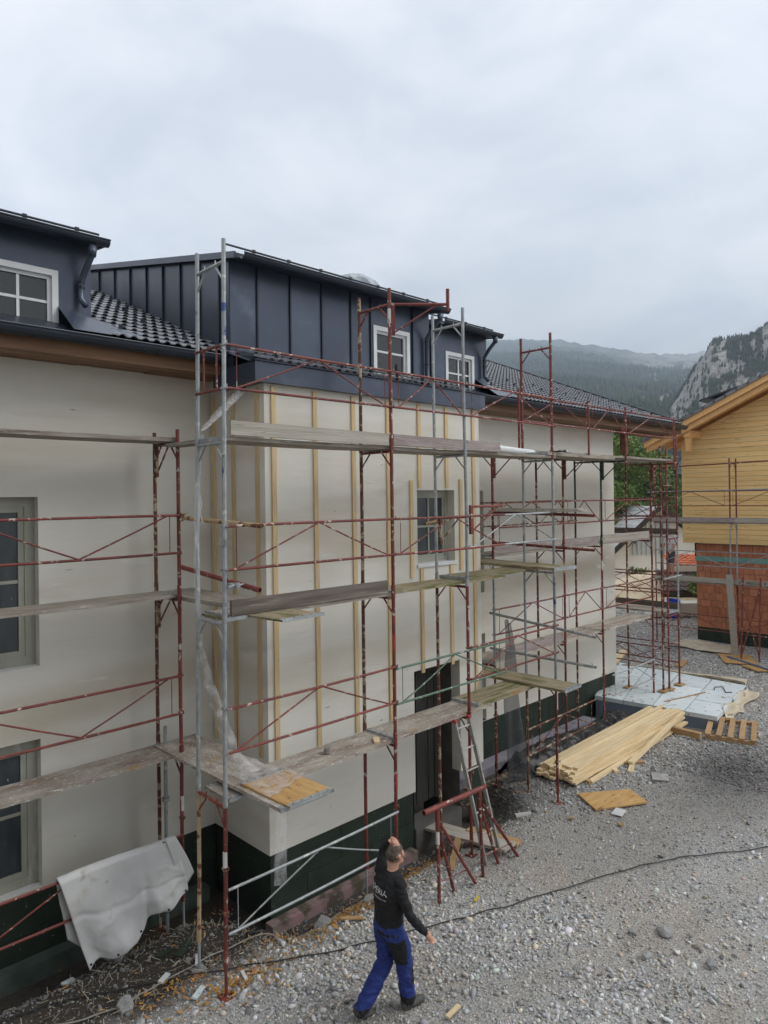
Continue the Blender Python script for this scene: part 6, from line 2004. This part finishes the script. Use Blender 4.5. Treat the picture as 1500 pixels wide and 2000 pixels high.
def hand(w, d, side, t='hand', s=1.0, curl=0.6):
    """palm and five fingers from wrist w along direction d; side = thumb side"""
    w, d, side = Vector(w), Vector(d).normalized(), Vector(side).normalized()
    side = (side - d * side.dot(d)).normalized()
    n = d.cross(side)
    out = [([w, w + d * 0.05 * s, w + d * 0.085 * s], [0.026 * s, 0.034 * s, 0.030 * s], t)]
    for k, L_ in enumerate((0.070, 0.082, 0.076, 0.060)):
        b = w + d * 0.085 * s + side * (0.030 - 0.020 * k) * s
        m_ = b + (d * (1 - 0.35 * curl) + n * 0.5 * curl) * L_ * 0.5 * s
        e_ = m_ + (d * (1 - 1.1 * curl) + n * 1.0 * curl) * L_ * 0.5 * s
        out.append(([b, m_, e_], [0.0105 * s, 0.0095 * s, 0.008 * s], t))
    b = w + d * 0.03 * s + side * 0.03 * s
    m_ = b + (d * 0.6 + side * 0.7) * 0.04 * s
    out.append(([b, m_, m_ + (d * 0.9 + n * 0.4) * 0.03 * s], [0.013 * s, 0.011 * s, 0.009 * s], t))
    return out


# the walking person; local +x is ahead, +y is the left side
rng_t = [((0.0, 0, 0.83), 0.10, 0.155), ((-0.005, 0, 0.90), 0.135, 0.185), ((0.0, 0, 0.98), 0.130, 0.182), ((0.005, 0, 1.06), 0.126, 0.180), ((0.01, 0, 1.16), 0.134, 0.190), ((0.015, 0, 1.28), 0.145, 0.208),
         ((0.025, 0, 1.37), 0.136, 0.208), ((0.035, 0, 1.43), 0.108, 0.178), ((0.045, 0, 1.475), 0.065, 0.10)]
segs = [
    ([(0.0, 0.09, 0.88), (0.035, 0.095, 0.68), (0.015, 0.085, 0.50), (-0.15, 0.075, 0.31), (-0.325, 0.07, 0.135)], [0.112, 0.106, 0.088, 0.088, 0.078], 'leg'),
    ([(0.0, -0.09, 0.88), (0.08, -0.095, 0.70), (0.13, -0.09, 0.50), (0.155, -0.085, 0.30), (0.185, -0.08, 0.11)], [0.112, 0.106, 0.088, 0.084, 0.078], 'leg'),
    ([(-0.345, 0.07, 0.125), (-0.275, 0.075, 0.065), (-0.185, 0.08, 0.045)], [0.052, 0.046, 0.038], 'shoe'),
    ([(0.150, -0.08, 0.060), (0.25, -0.085, 0.050), (0.365, -0.095, 0.042)], [0.054, 0.048, 0.040], 'shoe'),
    ([(0.025, 0.165, 1.415), (0.11, 0.245, 1.50), (0.185, 0.275, 1.585)], [0.062, 0.055, 0.048], 'arm'),
    ([(0.185, 0.275, 1.585), (0.165, 0.175, 1.675), (0.145, 0.115, 1.725)], [0.047, 0.040, 0.034], 'arm'),
    ([(0.02, -0.175, 1.415), (0.02, -0.245, 1.27), (0.055, -0.285, 1.13)], [0.062, 0.055, 0.047], 'arm'),
    ([(0.055, -0.285, 1.13), (0.15, -0.315, 1.00), (0.225, -0.335, 0.91)], [0.046, 0.040, 0.034], 'arm'),
    ([(0.045, 0, 1.45), (0.075, -0.004, 1.53), (0.095, -0.008, 1.58)], [0.062, 0.056, 0.056], 'neck'),
    ([(0.075, 0.004, 1.640), (0.115, -0.006, 1.640)], [0.083, 0.079], 'head'),
    ([(0.088, 0.0, 1.685), (0.115, -0.005, 1.682)], [0.072, 0.070], 'head'),
    ([(0.120, -0.010, 1.585), (0.152, -0.018, 1.560)], [0.052, 0.036], 'jaw'),
    ([(0.188, -0.022, 1.625), (0.200, -0.024, 1.605)], [0.011, 0.014], 'face'),
    ([(0.088, -0.088, 1.645), (0.092, -0.090, 1.602)], [0.015, 0.012], 'ear'),
    ([(0.098, 0.080, 1.645), (0.102, 0.082, 1.602)], [0.015, 0.012], 'ear'),
]
segs += hand((0.135, 0.10, 1.735), (-0.25, -0.85, 0.28), (-0.9, 0.3, 0.2), 'hand', 1.0, 0.35)
segs += hand((0.232, -0.338, 0.90), (0.55, -0.12, -0.82), (0.6, 0.5, 0.4), 'hand', 1.0, 0.45)
PMATS = [MT['black'], MT['bluecloth'], MT['skin'], MT['hair'], MT['shoe'], MT['black']]


def rule1(t, c):
    if t == 'arm':
        return 0
    if t == 'hand':
        return 2
    if t == 'shoe':
        return 4
    if t in ('head',):
        dx, dy = c.x - 0.11, c.y + 0.008
        fwd = dx * 0.97 + dy * -0.22           # the face looks ahead and a little to the right
        if fwd > 0.040 and c.z < 1.685:
            return 2
        if c.z < 1.63 and fwd > -0.002:
            return 2
        return 3 if c.z > 1.578 else 2
    if t in ('neck', 'jaw', 'face', 'ear'):
        return 2 if c.z > 1.492 else 0
    if t == 'leg':
        # black knee and seat panels on the blue work trousers
        if c.z < 0.17:
            return 5
        if 0.56 < c.z < 0.84 and c.y < -0.03 and c.x < 0.06 + (0.84 - c.z) * 0.15:
            return 5
        if 0.30 < c.z < 0.50 and c.x > 0.16:
            return 5
        return 1
    if t == 'torso':
        if c.z > 0.965 + 0.012 * math.sin(c.y * 30):
            return 0
        return 5 if (c.x < -0.02 and c.y < 0.02 and c.z < 0.92) else 1
    return 0


PX, PY = -0.24, -2.50
person = figure('person', 'walking person in black long-sleeved top and blue work trousers, hand on head', (PX, PY, gh(PX, PY) + 0.0), -0.12, segs, [(rng_t, 'torso')], 0.0085, PMATS, rule1)
# printed lettering laid on the back of the shirt
bvh = BVHTree.FromPolygons([v.co for v in person.data.vertices], [tuple(p.vertices) for p in person.data.polygons])


def back_print(body, size, y_left, z, slope, nm):
    fc = bpy.data.curves.new(nm, 'FONT'); fc.body = body; fc.size = size; fc.resolution_u = 3
    fo = bpy.data.objects.new(nm, fc); COL.objects.link(fo)
    bpy.context.view_layer.update()
    me = bpy.data.meshes.new_from_object(fo.evaluated_get(bpy.context.evaluated_depsgraph_get())); bpy.data.objects.remove(fo)
    for v in me.vertices:
        y, zz = y_left - v.co.x, z + v.co.y + slope * v.co.x
        hit = bvh.ray_cast(Vector((-1, y, zz)), Vector((1, 0, 0)))
        x = (hit[0].x if hit[0] else -0.1) - 0.003
        v.co = (x, y, zz)
    me.materials.clear(); me.materials.append(MT['print'])
    o = bpy.data.objects.new(nm, me); COL.objects.link(o); o.parent = person
    return o


back_print('XPERIA', 0.082, 0.155, 1.300, -0.03, 'shirt_print')
back_print('Sony Smartphone', 0.033, 0.13, 1.252, -0.03, 'shirt_print')

# the worker on the far scaffold
sg2 = [
    ([(0, 0.09, 0.90), (0.02, 0.10, 0.50), (0.0, 0.10, 0.10)], [0.10, 0.065, 0.05], 'leg'),
    ([(0, -0.09, 0.90), (0.0, -0.10, 0.50), (0.0, -0.10, 0.10)], [0.10, 0.065, 0.05], 'leg'),
    ([(-0.03, 0.10, 0.05), (0.16, 0.11, 0.04)], [0.05, 0.04], 'shoe'),
    ([(-0.03, -0.10, 0.05), (0.16, -0.11, 0.04)], [0.05, 0.04], 'shoe'),
    ([(0, 0.19, 1.40), (0.02, 0.26, 1.16), (0.14, 0.24, 0.98)], [0.062, 0.048, 0.038], 'arm'),
    ([(0, -0.19, 1.40), (0.05, -0.27, 1.17), (0.20, -0.22, 1.05)], [0.062, 0.048, 0.038], 'arm'),
    ([(0.02, 0, 1.45), (0.04, 0, 1.55)], [0.058, 0.055], 'neck'), ([(0.05, 0, 1.63), (0.06, 0, 1.68)], [0.085, 0.08], 'head')]
sg2 += hand((0.14, 0.24, 0.98), (0.7, 0, -0.7), (0, -1, 0), 'hand') + hand((0.20, -0.22, 1.05), (0.8, 0.3, -0.4), (0, 1, 0), 'hand')


def rule2(t, c):
    if t == 'arm':
        return 0 if c.z > 1.22 else 2
    if t == 'leg':
        return 1 if c.z > 0.52 else 2
    if t == 'torso':
        return 0 if c.z > 0.93 else 1
    if t == 'head':
        return 3 if (c.z > 1.65 or c.x < 0.03) else 2
    if t == 'shoe':
        return 4
    return 2


figure('person', 'worker in white shirt and grey shorts standing on the far scaffold', (18.95, 2.72, 2.49), 2.6, sg2, [(rng_t, 'torso')], 0.014, [MT['whitecloth'], MT['greycloth'], MT['skin'], MT['hair'], MT['shoe']], rule2)
# ------------------------------------------------------------------ loose gravel and chips
def ico():
    import bmesh
    bm = bmesh.new(); bmesh.ops.create_icosphere(bm, subdivisions=1, radius=1)
    v = np.array([tuple(q.co) for q in bm.verts]); f = np.array([[w.index for w in q.verts] for q in bm.faces]); bm.free()
    return v, f


IV, IF = ico()


def scatter(name, x, y, size, flat, tint, base_v, base_f, m, sink=0.25):
    n = len(x)
    ang = RNG.uniform(0, 2 * np.pi, n)
    jit = RNG.uniform(0.62, 1.28, (n, len(base_v), 1))
    v = base_v[None] * jit
    sc = np.stack([size * RNG.uniform(0.7, 1.3, n), size * RNG.uniform(0.55, 1.0, n), size * flat * RNG.uniform(0.7, 1.2, n)], -1)
    v = v * sc[:, None, :]
    tl = RNG.uniform(-0.5, 0.5, (n, 2))
    v[..., 2] += v[..., 0] * tl[:, None, 0] + v[..., 1] * tl[:, None, 1]
    ca, sa = np.cos(ang)[:, None], np.sin(ang)[:, None]
    vx, vy = v[..., 0] * ca - v[..., 1] * sa, v[..., 0] * sa + v[..., 1] * ca
    z = gz(x, y) + size * flat * (1 - 2 * sink) * 0.6
    V_ = np.stack([vx + x[:, None], vy + y[:, None], v[..., 2] + z[:, None]], -1)
    F_ = (base_f[None] + (np.arange(n) * len(base_v))[:, None, None]).reshape(-1, base_f.shape[1])
    return stuff(np_mesh(name, V_.reshape(-1, 3), F_, m, np.repeat(tint, len(base_v), 0)))


def pick(n, x0, x1, y0, y1, dens):
    x, y = RNG.uniform(x0, x1, n), RNG.uniform(y0, y1, n)
    k = RNG.random(n) < dens(x, y)
    # nothing under the walls, the slab and the door step
    k &= ~((y > 0.02) & (x > -0.05) & (x < W + 0.05)) & ~(y > 1.36) & ~((x > 10.95) & (x < 14.8) & (y > -1.6) & (y < 2.4)) & ~((x > 2.7) & (x < 4.36) & (y > -0.12))
    # only where the yard is seen from the upper windows opposite
    a = np.degrees(np.arctan2(y - CAM.y, x - CAM.x))
    k &= (a > 8) & (a < 84)
    return x[k], y[k]


def stone_tint(n, x, y):
    soil, track, wet = zones(x, y)
    g = RNG.normal(0.51, 0.16, (n, 1)).clip(0.16, 0.85)
    c = g * (np.array([1.0, 0.99, 0.965]) + RNG.normal(0, 0.03, (n, 3)))
    warm = RNG.random((n, 1)) < 0.14
    c = np.where(warm, c * np.array([1.08, 0.95, 0.78]), c)
    blue = RNG.random((n, 1)) < 0.16
    c = np.where(blue, c * np.array([0.90, 0.95, 1.0]), c)
    c = c * (0.74 + 0.52 * fbm(x * 0.45, y * 0.45, 63))[:, None]
    c = c * (1 - 0.64 * wet[:, None]) * (1 - 0.55 * soil[:, None]) * (1 - 0.16 * track[:, None])
    return c


def dens_c(x, y):
    soil, track, wet = zones(x, y)
    patch = sst(0.30, 0.62, fbm(x * 0.55, y * 0.55, 91))
    return np.clip((1 - 0.88 * track) * (1 - 0.86 * soil) * (0.35 + 0.65 * patch), 0.05, 1)


x, y = pick(62000, -3.4, 8.5, -6.6, 0.9, dens_c)
scatter('gravel', x, y, RNG.gamma(5.0, 0.0036, len(x)).clip(0.007, 0.046), 0.68, stone_tint(len(x), x, y), IV, IF, MT['stone'])
x, y = pick(85000, -3.4, 9.5, -6.6, 0.9, lambda x, y: 0.38 + 0.6 * zones(x, y)[1])
scatter('fine_gravel', x, y, RNG.uniform(0.005, 0.015, len(x)), 0.7, stone_tint(len(x), x, y) * 1.1, IV, IF, MT['stone'])
x, y = pick(1100, -2.6, 8.5, -6.6, 0.3, dens_c)
scatter('coarse_gravel', x, y, RNG.uniform(0.028, 0.062, len(x)), 0.6, stone_tint(len(x), x, y) * 0.95, IV, IF, MT['stone'])
OV = np.array([(1, 0, 0), (-1, 0, 0), (0, 1, 0), (0, -1, 0), (0, 0, 1), (0, 0, -1)], float)
OF = np.array([(0, 2, 4), (2, 1, 4), (1, 3, 4), (3, 0, 4), (2, 0, 5), (1, 2, 5), (3, 1, 5), (0, 3, 5)])
x, y = pick(52000, 8.3, 20, -6.0, 3.0, lambda x, y: 0.85 + 0 * x)
scatter('far_gravel', x, y, RNG.uniform(0.014, 0.042, len(x)), 0.7, stone_tint(len(x), x, y), OV, OF, MT['stone'])
xx, yy = RNG.uniform(14.5, 26, 26000), RNG.uniform(1.2, 7.5, 26000)
k = ~((xx > 20.1) & (yy < 2.8)) & ~((xx < 14.9) & (yy < 2.6)) & (yy < 0.62 * xx - 4)
xx, yy = xx[k], yy[k]
scatter('far_gravel', xx, yy, RNG.uniform(0.02, 0.05, len(xx)), 0.7, stone_tint(len(xx), xx, yy), OV, OF, MT['stone'])

# orange wood chips and leaves along the foundation
QV = np.array([(-1, -0.45, 0), (1, -0.45, 0.1), (1, 0.45, 0), (-1, 0.45, 0.12)], float); QF = np.array([(0, 1, 2, 3)])
cx, cy = [], []
for (mx_, my_, sx, sy, n) in ((0.75, -0.62, 0.55, 0.20, 800), (1.3, -0.5, 0.45, 0.14, 420), (-1.1, -1.0, 0.30, 0.14, 300), (-1.75, -0.55, 0.3, 0.12, 120), (0.1, -0.75, 0.5, 0.2, 200), (2.0, -0.45, 0.6, 0.12, 220), (3.6, -0.5, 0.5, 0.3, 120), (5.4, 0.3, 0.5, 0.35, 120), (-0.7, 0.3, 0.5, 0.4, 60), (-2.2, 0.0, 0.6, 0.4, 20)):
    cx.append(RNG.normal(mx_, sx, n)); cy.append(RNG.normal(my_, sy, n))
cx, cy = np.concatenate(cx), np.concatenate(cy)
k = ~((cy > -0.28) & (cx > -0.15) & (cx < W))
cx, cy = cx[k], cy[k]
ct = np.array([0.42, 0.205, 0.035]) * RNG.uniform(0.45, 1.25, (len(cx), 1)) + RNG.uniform(0, 0.05, (len(cx), 3))
scatter('wood_chips', cx, cy, RNG.uniform(0.012, 0.034, len(cx)), 0.7, ct, QV, QF, MT['chip'], -0.6)
# straw-like litter on the dark soil
lx = np.concatenate([RNG.normal(-1.6, 1.0, 500), RNG.normal(0.0, 0.8, 300), RNG.normal(5.6, 0.8, 250)]); ly = np.concatenate([RNG.normal(0.0, 0.5, 500), RNG.normal(-0.65, 0.25, 300), RNG.normal(0.1, 0.4, 250)])
k = ~((ly > -0.28) & (lx > -0.15) & (lx < W)) & (ly < 1.2)
lx, ly = lx[k], ly[k]
SV = np.array([(-1, -0.12, 0), (1, -0.12, 0.15), (1, 0.12, 0.15), (-1, 0.12, 0)], float)
lt = np.array([0.30, 0.27, 0.21]) * RNG.uniform(0.4, 1.5, (len(lx), 1))
scatter('litter', lx, ly, RNG.uniform(0.015, 0.06, len(lx)), 0.7, lt, SV, QF, MT['chip'], -0.5)
